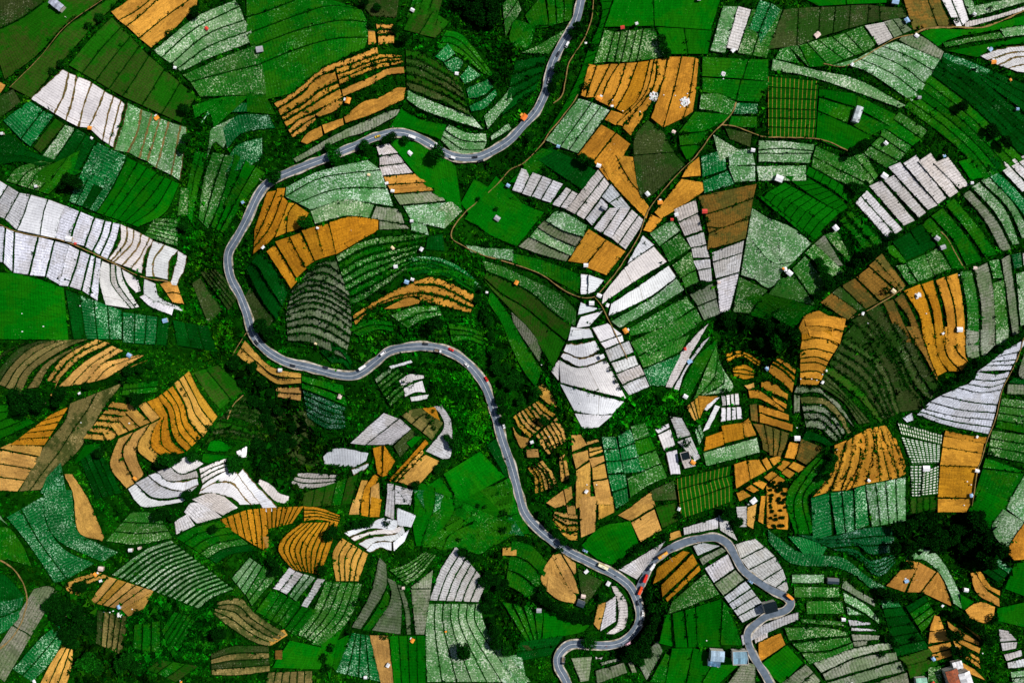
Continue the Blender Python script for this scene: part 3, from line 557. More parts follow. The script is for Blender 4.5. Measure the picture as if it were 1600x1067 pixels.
V: 1010,270 1150,210 /1 1040,350 1165,290 /1 1080,435 1190,400 |top plots of the lilac ladder
V: 1090,450 1200,410 /1 1120,510 1215,490 /1 1130,570 1235,570 |middle plots of the lilac ladder
V: 1130,590 1240,580 /1 1160,650 1245,635 /1 1180,730 1250,715 |bottom plots of the lilac ladder
V: 1250,540 1450,465 /1 1255,600 1440,540 /1 1275,700 1420,660 |silver plots right of the lilac ladder
V: 1280,710 1300,920 /1 1420,665 1360,900 |tapering silver plot right of the lilac ladder
S: 1500,260 1430,680 /1 1660,360 1680,760 |pale left half of the rounded wedge by the brown strips
F: 1420,690 1380,910 /1 1600,770 1480,920 |speckled lower part of the rounded wedge
f: 1600,800 1480,930 /1 1680,880 1600,960 |lined small plot at the tip of the rounded wedge
W: 820,430 730,590 /1 890,490 720,610 |first white strip of the great fan
W: 890,500 720,620 570,800 /1 970,595 780,710 560,860 |broad white strip of the great fan
W: 980,620 820,730 620,860 /1 1030,690 850,820 600,940 |third pale strip of the great fan
S: 1030,700 860,830 620,970 /1 1080,770 900,880 670,1010 |fourth pale strip of the great fan
F: 1090,810 880,930 720,1020 /1 1140,880 950,1000 740,1060 |fifth speckled strip of the great fan
F: 1150,890 960,1000 800,1110 /1 1190,960 1060,1060 850,1180 |sixth speckled strip of the great fan
S: 860,420 1000,330 /1 920,500 1050,400 |upper left plot of the speckled ladder
F: 930,500 1050,420 /1 980,600 1120,510 |second plot of the speckled ladder
F: 1000,620 1120,530 /1 1050,700 1150,640 |third plot of the speckled ladder
F: 1060,700 1150,650 /1 1080,760 1170,730 |fourth plot of the speckled ladder
G: 1110,800 1260,730 /1 1160,870 1280,820 |upper grey plot under the lilac ladder
G: 1160,880 1280,830 /1 1200,960 1300,920 |lower grey plot under the lilac ladder
W: 430,670 430,800 /1 480,675 475,800 |tiny bright white oblong by the track bend
W: 480,675 475,800 /1 575,710 520,780 |small white wedge by the track bend
f: -20,540 200,590 430,680 /1 0,600 220,690 425,800 |band above the curving yellow track
W: 430,845 410,930 /1 500,880 560,890 |white plot below the two white huts
W: 430,940 400,1010 /1 570,900 480,1000 |second white plot below the two white huts
W: 380,1020 370,1060 /1 480,1010 510,1070 |third white plot below the two white huts
@800,520
W: 370,-40 350,50 /1 490,-20 510,30 |left white plot at the kite top
W: 500,-30 600,-60 /1 550,60 690,10 /1 580,100 700,50 |pair of white plots right of the kite top
V: 580,110 730,50 /1 610,180 760,120 |first silver rung on the right of the white kite
V: 620,190 770,140 /1 650,250 790,200 |second silver rung on the right of the white kite
V: 650,260 800,200 /1 690,320 830,260 |third silver rung on the right of the white kite
V: 690,330 830,270 /1 730,390 860,335 |fourth silver rung on the right of the white kite
Wb: 340,70 420,75 520,50 /1 320,110 430,155 550,110 |first bowed strip of the great white kite
Wb: 320,125 430,165 550,130 /1 300,150 430,210 580,160 |second bowed strip of the great white kite
W: 290,170 420,220 590,170 /1 300,310 500,360 715,410 |widest part of the great white kite
Wb: 290,170 245,240 /1 310,180 290,300 |left corner of the great white kite
W: 300,320 500,380 700,430 /1 390,490 520,510 630,505 |lower part of the great white kite
W: 390,505 630,515 /1 440,600 540,590 |foot of the great white kite above the bushes
F: 740,60 900,-20 1100,-120 /1 790,140 950,60 1160,-40 |long speckled plot right of the white rungs
F: 790,150 950,70 1110,10 /1 820,220 940,170 1060,110 |second speckled plot right of the white rungs
e: 820,230 1060,130 /1 860,330 960,330 |emerald plot above the green bushes
V: 960,340 1040,150 1160,0 /1 1000,345 1120,130 1230,-60 |double silver ribbon above the green bushes
V: 1010,350 1100,190 1190,60 /1 1040,360 1090,230 1240,20 |thin silver ribbon above the green bushes
f: 1150,150 1060,330 1050,420 /1 1230,80 1280,60 1100,420 |green slope right of the silver ribbons
F: 1280,60 1150,380 1120,420 /3 1300,200 1380,350 1190,390 |wide green slope right of the silver ribbons
@800,520
O: 370,640 430,635 /1 375,745 470,700 |rounded ochre plot above the jigsaw plots
O: 465,680 540,665 /1 470,700 545,680 |sliver at the top of the jigsaw plots
O: 480,720 560,710 /2 485,775 570,740 |small slats in the jigsaw plots
O: 480,785 575,765 /1 500,840 580,800 |ridge plot in the jigsaw plots
O: 375,760 475,730 /1 400,850 480,790 |second ochre plot of the jigsaw plots
O: 500,840 580,815 /1 505,920 595,905 |right block of the jigsaw plots
O: 400,860 400,1100 /1 490,800 490,1050 |long block of the jigsaw plots
O: 505,930 600,915 /1 530,1070 630,1070 |lower right block of the jigsaw plots
e: 560,650 650,650 /3 600,880 700,870 |left leafy plots beside the slanted paths
e: 660,640 740,600 /3 700,880 830,860 |right leafy plots beside the slanted paths
e: 600,890 710,880 /2 650,1100 730,1050 |lower left leafy plots beside the slanted paths
F: 720,910 830,860 /1 740,1030 840,960 |lower right leafy plot beside the slanted paths
F: 740,580 830,560 /4 830,960 970,900 |speckled column left of the white house plots
W: 890,600 980,565 /1 910,630 985,590 |top plot of the white house plots
W: 910,640 990,600 /1 950,735 1020,700 |second plot of the white house plots
W: 960,745 1030,730 /1 990,885 1055,880 |bottom plot of the white house plots
V: 985,520 1040,660 /1 1060,530 1120,640 |shaded plot of the white house plots
V: 1030,680 1120,650 /1 1150,800 1180,780 |right plot of the white house plots
V: 1060,800 1110,770 /1 1080,850 1150,830 |small plot of the white house plots by the orange tent
O: 1090,460 1140,550 /3 1160,400 1180,530 |small ribbed plots beside a wooded knoll
O: 1160,395 1290,395 /1 1180,520 1200,470 |ochre wedge beside a wooded knoll
W: 1190,620 1270,450 /1 1230,600 1300,460 |slim white slips beside the ochre wedge
W: 1200,480 1250,410 /1 1215,490 1300,400 |tiny white slip beside the ochre wedge
S: 1140,600 1170,700 /2 1175,570 1200,640 |pale sliver under the slim white slips
W: 1310,390 1315,455 /4 1415,375 1420,450 |upper comb of white bars
W: 1310,465 1305,555 /4 1430,460 1440,535 |lower comb of white bars
Og: 1210,650 1200,740 /1 1320,610 1325,700 |golden plot with a dark heap
Og: 1310,580 1330,690 /1 1440,560 1450,660 |bright golden plot under the comb of bars
O: 1440,560 1455,655 /1 1480,530 1525,640 |tan plot right of the bright golden plot
S: 1195,750 1370,700 1530,655 /1 1215,830 1380,790 1550,745 |green grey band under the golden plots
fl: 1030,910 1370,830 /1 1035,980 1360,890 /1 1045,1065 1380,950 /1 1060,1160 1380,1050 |striped block with golden lines by tiled soil
K: 860,990 1010,920 /1 880,1050 1030,1040 |dull plot left of the golden lined block
O: 750,1080 870,990 /1 890,1060 900,1090 |tip of the fish shaped tan plot
@1200,520
@1200,780
e: 0,190 200,330 360,350 480,370 620,480 740,550 /1 0,260 150,400 400,420 540,470 650,560 720,570 |winding pale turquoise ribbon by dark woods
e: 120,230 230,240 370,300 /1 230,350 340,350 |small block above the turquoise ribbon
ek: 190,220 400,230 600,180 790,170 /3 390,300 560,290 640,340 790,330 |upper teal contour terraces by the dark woods
ek: 400,310 540,310 640,380 790,340 /4 560,350 650,460 720,470 800,390 |lower teal contour terraces by the dark woods
O: 740,540 830,440 /1 850,580 930,430 |tan plot holding a blue umbrella
O: 860,380 940,390 /1 900,430 930,430 |tan nub above the blue umbrella
O: 870,580 945,390 /1 950,580 1050,450 |middle slice of the tan leaf
O: 960,580 1060,450 /1 1150,670 1100,520 |right slice of the tan leaf
S: 870,330 1000,310 1100,400 1200,590 1225,690 /1 860,380 980,380 1080,470 1140,590 1160,650 |pale collar around the tan leaf
g: 1200,590 1290,640 /1 1210,680 1230,690 |tiny smooth one under the white shed
O: 1265,460 1310,590 1450,670 /1 1300,450 1360,560 1445,620 |first crescent under the dark woods
O: 1300,450 1350,540 1450,600 /1 1330,450 1390,540 1450,570 |second crescent under the dark woods
O: 1230,690 1320,640 1420,670 /1 1260,740 1350,770 1410,740 |tan heap below the crescents
g: 1330,-60 1250,70 /1 1520,20 1400,190 |smooth block above the dark woods
S: 1520,-20 1490,60 /1 1680,40 1600,140 |white speckled corner at the right edge
S: 1470,60 1400,180 1490,330 /1 1600,140 1560,210 1510,300 |pale strip beside the dark woods
O: 1600,150 1500,310 1540,380 /1 1680,100 1680,370 |tan corner at the right edge
g: 1540,400 1480,560 /1 1700,380 1700,640 |dark smooth field at the right edge
d: 1340,450 1440,520 /3 1440,370 1540,440 |dim terraces below the dark woods
g: 1430,680 1440,760 /1 1700,620 1700,820 |leafy corner below the dark smooth field
V: 1445,810 1450,890 /1 1500,820 1555,880 |top silver tooth at lower right
V: 1455,895 1560,890 /1 1465,945 1550,930 |second silver tooth at lower right
V: 1475,970 1585,940 /1 1490,1010 1590,975 |third silver tooth at lower right
V: 1495,1020 1620,990 /1 1500,1055 1640,1040 |fourth silver tooth at lower right
S: 1515,1080 1640,1060 /2 1530,1150 1640,1150 |lowest pale teeth at lower right
O: 1040,720 1010,820 /1 1070,730 1110,830 |top ochre chip above the red roofed house
O: 1010,830 1110,810 /1 1000,900 1140,880 |second ochre chip above the red roofed house
O: 1000,920 1140,890 /2 1040,1010 1165,970 |lower ochre chips above the red roofed house
O: 1120,760 1220,830 1320,890 /1 1130,800 1200,860 1320,910 |first long ochre blade at lower right
Ow: 1150,870 1240,940 1320,990 /2 1200,980 1260,1010 1330,1060 |lower ochre blades at lower right
O: 1170,750 1240,800 /1 1320,850 1330,880 |small ochre blade at lower right
O: 1150,850 1330,930 /1 1200,900 1320,960 |middle ochre blade at lower right
O: 1200,1010 1220,1070 /1 1290,1060 1360,1130 |ochre foot by the white gable
d: 700,620 800,620 /6 800,980 1010,930 |leafy herringbone left half
f: 860,670 980,600 /4 960,830 1060,740 |leafy herringbone right half
m: 820,990 1010,930 /1 870,1040 1050,990 |dull plots above the green shed
m: 870,1040 1050,990 /1 890,1130 1060,1030 |second dull plot above the green shed
F: 1000,1050 1080,1040 /1 1000,1180 1090,1170 |plot between the green shed and the red roof
S: 150,470 350,470 /1 150,520 350,520 |short one left of the dark pool hut
F: 160,545 445,550 /1 165,610 445,610 |row under the dark pool hut
F: 240,635 465,635 /1 240,715 475,710 |row beside the orange topped hut
F: 200,745 450,760 /1 210,770 480,790 |row below the orange topped hut
F: 100,800 350,800 500,830 /1 130,880 330,860 500,850 |wide speckled row by the ochre side plot
F: 150,900 330,880 510,860 /1 200,950 370,940 520,890 |second wide speckled row by the ochre plot
F: 210,960 380,950 530,895 /1 260,1030 400,980 535,925 |third wide speckled row by the ochre plot
G: 470,490 550,560 670,630 /1 460,550 560,610 670,670 |grey wedge beside the turquoise ribbon
S: 470,580 600,650 690,740 /1 480,640 590,700 700,780 |second fan blade by the small orange hut
S: 490,670 600,720 /1 500,720 600,720 |small fan blade by the small orange hut
V: 500,750 640,770 /1 510,790 640,780 |third fan blade by the small orange hut
V: 520,800 650,810 /1 520,820 680,820 |fourth fan blade by the small orange hut
G: 520,840 700,850 /1 530,880 690,875 |fifth fan blade by the small orange hut
G: 530,890 620,880 /1 540,920 620,905 |lowest fan blade by the small orange hut
G: 280,1020 500,940 760,890 /1 330,1080 560,980 780,930 |first grey bow at the bottom
G: 340,1090 560,990 800,955 /1 360,1130 600,1060 810,1000 |second grey bow at the bottom
G: 370,1145 620,1070 830,1010 /1 400,1200 660,1120 860,1070 |third grey bow at the bottom
G: 650,1150 870,1080 /1 700,1200 890,1180 |pinkish bow at the bottom
O: -60,890 80,835 /1 -60,1020 110,905 |side plot inside the small road loop
g: -60,1040 120,910 /1 80,1150 220,1020 |smooth plot below the ochre loop plot
G: 80,1150 240,1030 /2 230,1240 330,1130 |lined plot at the bottom by the loop
V: -170,850 0,770 190,700 /1 -160,910 0,830 190,750 |silver band under the road loop
@800,780
V: 1070,180 1290,110 /1 1075,220 1290,180 |silver strip above the side road
V: 1290,100 1340,110 /1 1300,190 1410,260 |silver wedge above the side road
V: 1130,290 1190,270 /1 1160,350 1300,290 |topmost strip inside the side road
G: 1170,370 1310,300 /1 1190,410 1340,320 |second strip inside the side road
V: 1205,430 1350,340 /1 1260,520 1390,430 |third strip inside the side road
G: 1265,530 1395,440 /1 1320,600 1450,500 |dusty strips inside the side road
V: 1325,610 1460,510 /4 1440,770 1600,690 |white ruled strips ending at the dark roof
@800,780
Og: 900,470 920,420 1070,320 /1 880,530 960,480 1110,330 |top strip of the golden stubble by the trucks
Og: 930,540 1130,340 /1 940,610 1160,400 |middle strip of the golden stubble by the trucks
Og: 960,620 1170,410 /1 970,640 1180,440 |lowest strip of the golden stubble by the trucks
F: 1000,640 1210,460 /1 970,720 1300,590 |speckled triangle below the golden stubble
g: 960,720 920,900 /1 1000,710 1020,925 /1 1080,690 1100,925 /1 1150,670 1160,920 |three upright plots below the speckled triangle
g: 1150,670 1160,920 /1 1310,620 1300,920 |smooth square above the two blue roofs
f: 1320,630 1305,910 /1 1360,680 1440,910 |lined plot right of the smooth square
g: 1000,930 960,1150 /1 1130,925 1080,1160 |left plot beside the two blue roofs
g: 1135,925 1090,1160 /2 1440,1010 1240,1200 |plots below the two blue roofs
G: 1450,1010 1350,1150 /1 1520,1030 1520,1150 |lined plot below the right blue roof
V: 1510,840 1600,780 /1 1520,900 1600,860 |silver tip inside the small road loop
O: 420,-20 430,240 /1 530,-20 520,200 |long plot above the smooth green parallelogram
O: 540,-20 540,130 /1 630,-20 640,80 |block above the smooth green parallelogram
O: 660,100 850,-20 /1 740,135 890,45 |head of the fish shaped tan plot
O: 745,145 890,60 /1 800,265 935,190 |body of the fish shaped tan plot
m: 895,50 1020,20 /1 940,180 1040,130 |dull plot right of the fish shaped tan plot
g: 430,290 560,170 740,135 /1 530,370 640,400 790,270 |smooth parallelogram beside the long road
V: 665,440 960,260 /1 780,500 890,360 |ribbed white wedge at the road junction
O: 990,210 1050,190 /1 980,260 1060,230 |tiny orange plot above the side road
O: 210,410 180,500 220,560 /1 260,340 390,600 |left lobe of the ochre bean below the road
O: 215,570 300,630 400,650 /1 230,430 400,600 |lower lobe of the ochre bean below the road
O: 250,350 370,580 /1 300,335 380,470 420,590 |right lobe of the ochre bean below the road
O: 310,335 400,400 /1 390,470 400,460 |top lobe of the ochre bean below the road
K: 410,430 430,570 /1 570,510 460,660 |dry plot between the bean and the road
O: 540,650 510,780 /1 590,640 545,820 |brown slice of the oval inside the hairpin
V: 590,640 550,825 /1 650,600 650,760 |middle slice of the oval inside the hairpin
V: 620,540 660,640 660,770 590,840 /1 650,540 720,650 710,790 640,840 |silver rim of the oval inside the hairpin
f: -60,640 100,900 /4 200,680 180,880 |dark columns left of the hairpin
g: 200,690 190,880 /1 520,760 440,830 |smooth slope above the hairpin
K: 60,910 140,980 /1 100,910 150,960 |small bare sliver above the lower road
G: 370,990 430,1140 /1 500,980 480,1130 |brownish plot under the lower hairpin
V: 520,980 560,1000 /1 525,1000 570,980 |tiny silver scrap under the hairpin
G: 550,1020 670,990 /1 560,1035 680,1005 |thin grey sliver under the hairpin
G: 520,1070 700,1020 /1 530,1150 720,1080 |pinkish steps under the hairpin
G: 725,1020 750,1080 /1 750,1010 780,1080 |small wedge under the hairpin
G: 780,1010 910,885 /1 840,1130 945,945 |finely striped kite under the dark trees
f: 860,1140 960,960 /1 960,1150 1000,980 |flowery plot beside the dark trees
O: -60,300 30,300 /1 -60,350 30,350 |burnt ochre scrap beside the road bend
f: -60,60 60,40 /1 -60,240 110,210 |grassy shoulder beside the long road
S: -60,990 60,960 /1 -60,1160 100,1160 |pale leafy slope at the bottom
@400,780
e: 980,-60 1080,100 /1 1080,-60 1250,0 |leafy triangle under the curling white plots
f: 1080,110 1040,300 /1 1250,0 1120,300 |long slope right of the curling white plots
f: 1250,0 1180,170 1120,300 /1 1400,60 1220,200 1160,320 |second long slope right of the white curls
g: 1400,-60 1250,-10 /1 1610,160 1500,110 |leafy meadow corner along the road
f: 1160,320 1240,200 1500,110 /1 1280,290 1400,340 1540,230 |leafy lobe above the striped lilac shell
e: 1520,110 1600,110 /1 1550,210 1680,230 |dark corner plot below the leafy meadow
V: 820,-60 870,-60 /1 805,100 865,130 |small silver column above the white curls
V: 880,-60 965,40 /1 950,-60 975,-10 |grey block above the white curls
W: 880,50 1000,100 /1 880,160 970,175 |square white plot over the white curls
Wb: 550,210 700,150 800,115 /1 580,235 720,180 860,190 890,130 |outer ring of the white curls
Wb: 590,240 720,200 900,170 /1 610,260 720,220 880,210 920,160 |second ring of the white curls
Wb: 640,280 720,240 870,220 920,170 /1 690,310 760,260 890,260 930,200 |third ring of the white curls
Wb: 690,320 740,270 850,270 /1 710,330 780,300 850,325 |inner plot of the white curls
W: 855,270 960,185 /1 860,325 930,260 |right plot of the white curls
O: 610,0 580,95 /1 650,0 645,95 |first golden column above the white curls
Og: 660,0 655,100 /1 710,-20 700,110 |second golden column above the white curls
Og: 720,-20 710,110 /1 785,0 770,110 |third golden column above the white curls
O: 540,240 480,340 500,510 /5 700,340 640,510 |ochre fan of six blades below the white curls
O: 40,230 70,320 /1 80,230 75,320 |small patch beside the rusty ribbed hill
V: 1250,290 1150,450 1085,630 /6 1440,520 1390,640 |striped lilac shell by the dark woods
S: 1070,650 1060,850 1070,1140 /7 1420,650 1440,800 1720,1140 |long speckled stripes under the lilac shell
O: 710,845 780,1150 /1 825,850 860,1150 |single tall tan strip at the bottom
g: 835,850 860,1150 /4 1060,850 1060,1150 |smooth columns right of the tall tan strip
e: 600,830 500,1080 /4 710,850 780,1140 |smooth columns left of the tall tan strip
g: 470,900 460,1000 500,1080 /1 600,830 580,900 520,1080 |dark column far left of the tall tan strip
g: 210,880 100,1050 /1 440,930 400,1060 |plain meadow with small bare patches
B: 120,940 120,1000 /1 165,940 165,1000 |tiny brown square in the plain meadow
T: 80,1080 60,1160 /6 350,1070 350,1160 |brown slats at the bottom edge
@0,780
S: -60,-60 -50,60 /1 -30,100 50,160 |tiny pale corner at the left edge
f: -60,180 60,180 150,300 /1 -60,380 60,380 200,420 |grassy plot inside the left dirt loop
e: 270,-60 280,100 370,260 640,390 /1 450,-60 480,180 560,250 740,330 |upper arm of the emerald hillside
e: 40,110 180,280 340,520 /1 130,60 250,270 420,500 /1 270,-20 290,150 400,310 590,400 |main emerald hillside at lower left
e: 290,-140 380,-230 /1 250,-40 420,-20 |top corner of the emerald hillside
O: 400,-160 460,-20 490,200 640,260 /1 450,-160 540,-20 600,110 650,240 |tongue shaped tan strip on the slope
d: -60,440 40,480 150,600 /1 -60,720 60,700 130,740 |round dark field inside the dirt loop
e: -60,640 60,620 150,600 /2 -60,860 40,820 120,740 |lower half of the dirt loop field
G: 210,560 300,540 360,570 /2 -60,1000 -40,1080 30,1140 |long white speckled slope at lower left
e: 370,770 250,870 80,1060 /2 400,860 330,1000 200,1140 |emerald slope beside the white speckled slope
O: 410,890 330,1000 250,1150 /3 455,940 450,1030 420,1150 |split ochre feather at the bottom left
Sv: 700,470 900,320 1070,255 /16 1240,680 1330,610 1460,560 |long comb of grey green and white rows
F: 820,80 920,80 1000,110 /3 660,260 860,280 1080,240 |dull green dome under the white waves
Ow: 430,590 420,520 610,450 /2 500,600 520,540 680,480 |left ridge of the ochre apron
O: 560,640 680,480 /5 760,690 960,570 |ochre apron below the white comb
O: 760,690 960,570 /1 800,730 900,680 |lower edge of the ochre apron
T: 610,690 600,900 /5 800,730 760,970 |dry brown skirt below the ochre apron
m: 920,1060 1000,1000 /3 1100,1140 1240,1040 |olive fingers at the bottom
V: 1090,140 1170,90 /1 1100,220 1220,160 |small silver plot at the tail of the white waves
V: 1150,80 1200,20 1290,30 /1 1230,150 1390,110 |large silver plot at the tail of the white waves
V: 1200,0 1310,-40 1400,-20 /1 1390,100 1490,50 |right silver plot at the tail of the white waves
f: 1100,240 1200,180 1380,130 /5 1350,400 1450,340 1600,320 |grassy ribs between the comb and the rusty hill
f: 1010,820 1090,700 /5 1080,990 1230,740 |yellowish weedy ribs in the lower woods
@0,520
K: 0,140 60,100 150,70 /1 -60,260 40,130 160,60 |dry corner at left below the smooth green
T: -60,300 100,110 250,50 /4 130,380 210,230 420,90 550,40 |dry spiral slopes at the left
T: 170,350 300,180 560,50 /1 240,340 320,200 500,80 |dry spiral rim at the left
Ow: 290,300 400,150 600,40 /2 350,310 500,160 690,65 |outer blades of the ochre feather
Ow: 310,390 420,200 /1 330,400 350,320 |small root of the ochre feather
O: 360,340 520,190 700,80 /2 520,320 640,190 770,110 |inner blades of the ochre feather
O: 530,320 620,200 860,140 /2 660,285 900,140 |blades by the blue hut on the ochre feather
O: 840,200 980,150 /1 660,290 820,210 |tail blade of the ochre feather
g: -60,450 50,450 /4 -60,690 220,560 |leafy fan under the dry spiral
Og: 320,510 430,460 /5 60,700 280,700 |golden ladder down the left ravine edge
O: 60,690 270,710 /1 0,720 250,770 |broad rung at the foot of the golden ladder
O: -60,720 250,780 /3 -60,980 110,990 |broad ochre slope at the left edge
T: 440,440 400,560 270,720 120,990 /2 770,310 640,480 500,720 380,840 250,980 |bare rubble ravine slope at left
f: 770,320 990,300 /2 760,390 980,370 |bright flowery meadow above the golden hill
Ow: 700,430 840,450 /6 520,660 650,670 |crumbled top of the golden hill
O: 650,640 700,600 /1 690,670 720,650 |tiny square on the golden hill
O: 640,620 670,670 /4 830,460 940,560 |upper plots of the golden hill
O: 860,450 950,560 /1 910,430 1000,530 |long plot on the golden hill crest
Og: 920,430 1000,530 /1 990,400 1050,520 |second long plot on the golden hill crest
O: 740,660 690,830 790,970 /1 830,620 760,750 840,940 |long pale ramp of the golden hill
O: 840,620 770,750 850,930 /1 930,570 850,740 900,890 |second ramp of the golden hill
O: 940,570 860,720 980,830 /1 1000,540 940,680 1000,780 |third ramp of the golden hill
d: 500,790 600,1040 /4 620,700 760,1000 |dark lined slope left of the golden hill
g: 480,780 460,830 /1 530,700 640,690 |dim corner left of the golden hill
@400,520
Fw: 740,290 860,200 /6 840,460 990,320 |leafy steps inside the road curve
W: 830,210 970,170 /1 840,225 980,185 |thin white slip inside the road curve
W: 890,300 960,260 1050,265 /1 910,335 990,300 1050,280 |upper white crescent inside the road curve
W: 920,350 1000,310 1040,300 /1 930,400 1000,370 1060,370 |broad white crescent inside the road curve
W: 960,400 1080,385 /1 970,430 1070,410 |lowest white crescent inside the road curve
V: 590,690 720,570 800,500 /1 680,700 890,535 |ruled left half of the lilac pair
V: 690,700 900,535 /1 850,700 970,600 |right half of the lilac pair
T: 910,520 970,480 1030,470 /3 1100,670 1170,560 |ruled brown plot beside the lilac pair
Kg: 970,600 860,710 /1 1020,640 900,780 |dark corner of the ruled brown plot
g: 1000,640 940,690 /1 1040,650 970,720 |tiny green square in the ruled brown plot
Og: 1040,470 1130,560 /1 1120,460 1155,560 |small golden tip above the oval silver rim
V: 1110,460 1160,520 1170,600 1060,740 /1 1160,450 1220,560 1220,760 1170,790 |silver rim above the tan corner
Og: 1060,665 830,920 /1 1080,690 840,930 |thin golden lane in the tan corner
O: 1060,760 1000,810 890,930 /1 1150,800 1000,970 |tan corner plot by lone trees
Ow: 1040,730 860,930 /1 1050,750 880,930 |slim lane beside the tan corner plot
Og: 730,720 740,770 760,880 /1 800,700 790,900 |left half of the guitar shaped plot
Og: 800,700 790,900 /1 870,800 820,890 |right half of the guitar shaped plot
Og: 740,880 680,970 660,1070 /1 770,900 720,1000 705,1070 |neck of the guitar shaped plot
O: 660,920 610,1070 /1 700,920 650,1070 |left strip beside the guitar neck
O: 720,960 710,1070 /1 770,930 775,1070 |right strip beside the guitar neck
V: 820,940 820,1070 /1 860,940 860,1070 |slim grey strip right of the guitar
V: 870,950 870,1070 /1 980,980 960,1070 |grey block right of the guitar
m: 300,1000 290,1090 /5 640,880 590,1070 |dim contour slats left of the guitar
g: 1170,880 1270,1060 /1 1400,740 1560,900 |big meadow beside the long straight road
g: 990,1000 990,1080 /1 1150,900 1260,1060 |left part of the big roadside meadow
f: 1270,1070 1590,900 /1 1400,1200 1640,1120 |speckled field below the big roadside meadow
d: 1500,660 1600,890 /1 1440,700 1560,900 |thin roadside strip by the meadow
@1200,520
O: 415,700 410,870 280,1025 /1 490,680 450,840 390,990 /1 530,650 510,830 455,985 /1 580,640 570,800 525,970 /1 610,600 625,700 605,800 612,945 /1 650,590 680,700 680,830 700,930 /1 690,585 710,690 735,810 760,915 /1 735,575 770,700 790,800 815,905 /1 780,650 830,780 862,880 |fan of eight blades below the great dark fan
@1200,780
O: -10,-90 0,180 /1 125,-70 125,190 |bare ground dotted with round dark bushes
@800,0,2
d: 1345,178 1440,230 1560,330 1700,440 /4 1308,230 1438,330 1538,430 1610,500 |upper arcs right of the pale stair strips
f: 1306,236 1436,336 1536,436 1600,500 /5 1225,335 1330,410 1420,490 1475,565 |lower arcs right of the pale stair strips
d: 1430,190 1540,240 1700,300 /3 1400,205 1550,310 1700,425 |outer arcs beside the small orange shelter
@400,260
S: 1310,490 1450,510 1610,520 /1 1340,535 1480,570 1610,590 |pale strip along the upper side of the track curve
f: 1060,680 1200,690 1360,760 /1 1100,640 1230,650 1370,710 |narrow leafy row capping the ochre crescent
f: 560,1010 700,960 850,970 /2 640,1060 760,1020 860,1030 |leafy humps under the left wing of the crescent
@0,0,2
d: 0,440 110,480 180,500 /2 -20,520 60,505 130,520 |short dark rows left of the shaded emerald slope
f: 180,505 130,530 100,560 /2 250,470 220,560 200,590 |small leafy rows beside the tall shade tree
f: 735,480 700,600 660,710 /3 830,540 770,620 700,730 |leafy rungs climbing beside the tight road bend
f: 600,330 690,305 780,300 /1 610,370 650,350 670,400 |leafy lip at the top of the ravine
f: 610,470 590,560 575,660 /2 650,480 620,580 600,700 |slim leafy rows in the middle of the ravine
@0,520
@400,520
@400,780
Og: -225,125 -200,165 /4 -60,65 -40,180 -20,280 /3 60,50 75,190 70,330 |left apron of the rusty ribbed hill
Og: 65,50 80,185 /7 300,42 225,150 |upper apron of the rusty ribbed hill
Og: 300,42 400,55 530,100 /4 300,135 390,125 520,150 |knob of the rusty ribbed hill
Og: 290,145 180,230 140,300 170,370 235,440 /9 515,140 485,230 460,310 400,470 |ribbed flank of the rusty hill
@0,533,2
g: 1310,440 1290,560 1300,640 /2 1410,470 1415,540 1330,640 |inner meadow right of the square white plot
f: 1420,480 1500,460 1600,440 /3 1340,650 1480,560 1600,540 |speckled meadow rows along the long road
f: 1480,560 1540,540 1610,545 /2 1460,660 1540,640 1610,600 |meadow corner above the burnt ochre scrap
@800,520
@0,780
f: 840,780 830,930 /3 1000,760 1000,960 |dim leafy rows right of the dry brown skirt
@0,533,2
g: 1000,940 1090,880 /1 1030,1060 1060,900 |small dark corner by the plain meadow
@800,533,2
f: 0,620 60,640 120,700 /3 -20,760 20,780 60,810 |leafy rows above the dark columns
d: 20,940 160,920 /2 10,1000 120,980 |small dark rows left of the lower hairpin
@1200,260
V: 545,225 750,455 /2 618,150 842,395 |broad first silver pair above the dark hedge
V: 632,122 850,372 /1 705,88 918,342 |second silver strip above the dark hedge
V: 722,85 945,322 /1 785,55 988,290 |third silver strip, a white hut at its head
V: 752,5 1000,272 /1 825,-25 1062,245 |fourth silver strip above the dark hedge
V: 845,-20 1065,237 /1 925,-70 1115,200 |fifth silver strip above the dark hedge
V: 938,-30 1138,197 /1 1015,-85 1190,162 |sixth silver strip above the dark hedge
V: 1035,-20 1198,142 /1 1125,-60 1255,120 |seventh silver strip below a blue tarp
@400,260
Gkw: 400,600 500,585 /1 330,655 430,615 530,670 /1 280,715 420,665 560,745 /1 225,770 330,705 450,725 590,810 |top steps of the dark fingerprint mound
Gkw: 225,775 330,710 450,730 590,815 /5 185,930 340,885 480,925 600,1010 |middle steps of the dark fingerprint mound
Gkw: 185,935 340,890 480,930 600,1015 /4 200,1090 340,1100 560,1200 |lower steps of the dark fingerprint mound
@500,400,3.355
F: 850,22 950,52 1100,122 1250,195 1345,290 /1 870,75 1000,130 1110,192 1225,292 1340,370 |long flecked band hugging the underside of the yellow track
m: 870,85 1000,140 1105,202 1220,302 1330,380 /1 860,112 950,192 1080,272 1180,352 1290,440 |olive band under the orange roofed hut
m: 855,118 945,198 1075,278 1175,362 1285,450 /1 900,175 1000,280 1100,395 1170,500 1225,585 |wide olive wedge above the pale sliver
G: 1003,293 1085,370 1168,480 /1 1012,345 1065,430 1150,555 |pale sliver in the long slope
f: 890,172 990,310 1060,440 1165,600 /1 880,240 950,350 1000,470 1060,590 1130,685 |long slope above the small orange scar
d: 440,15 600,5 760,75 850,170 /4 480,100 620,95 810,190 |dark curved rows capping the ochre crescent
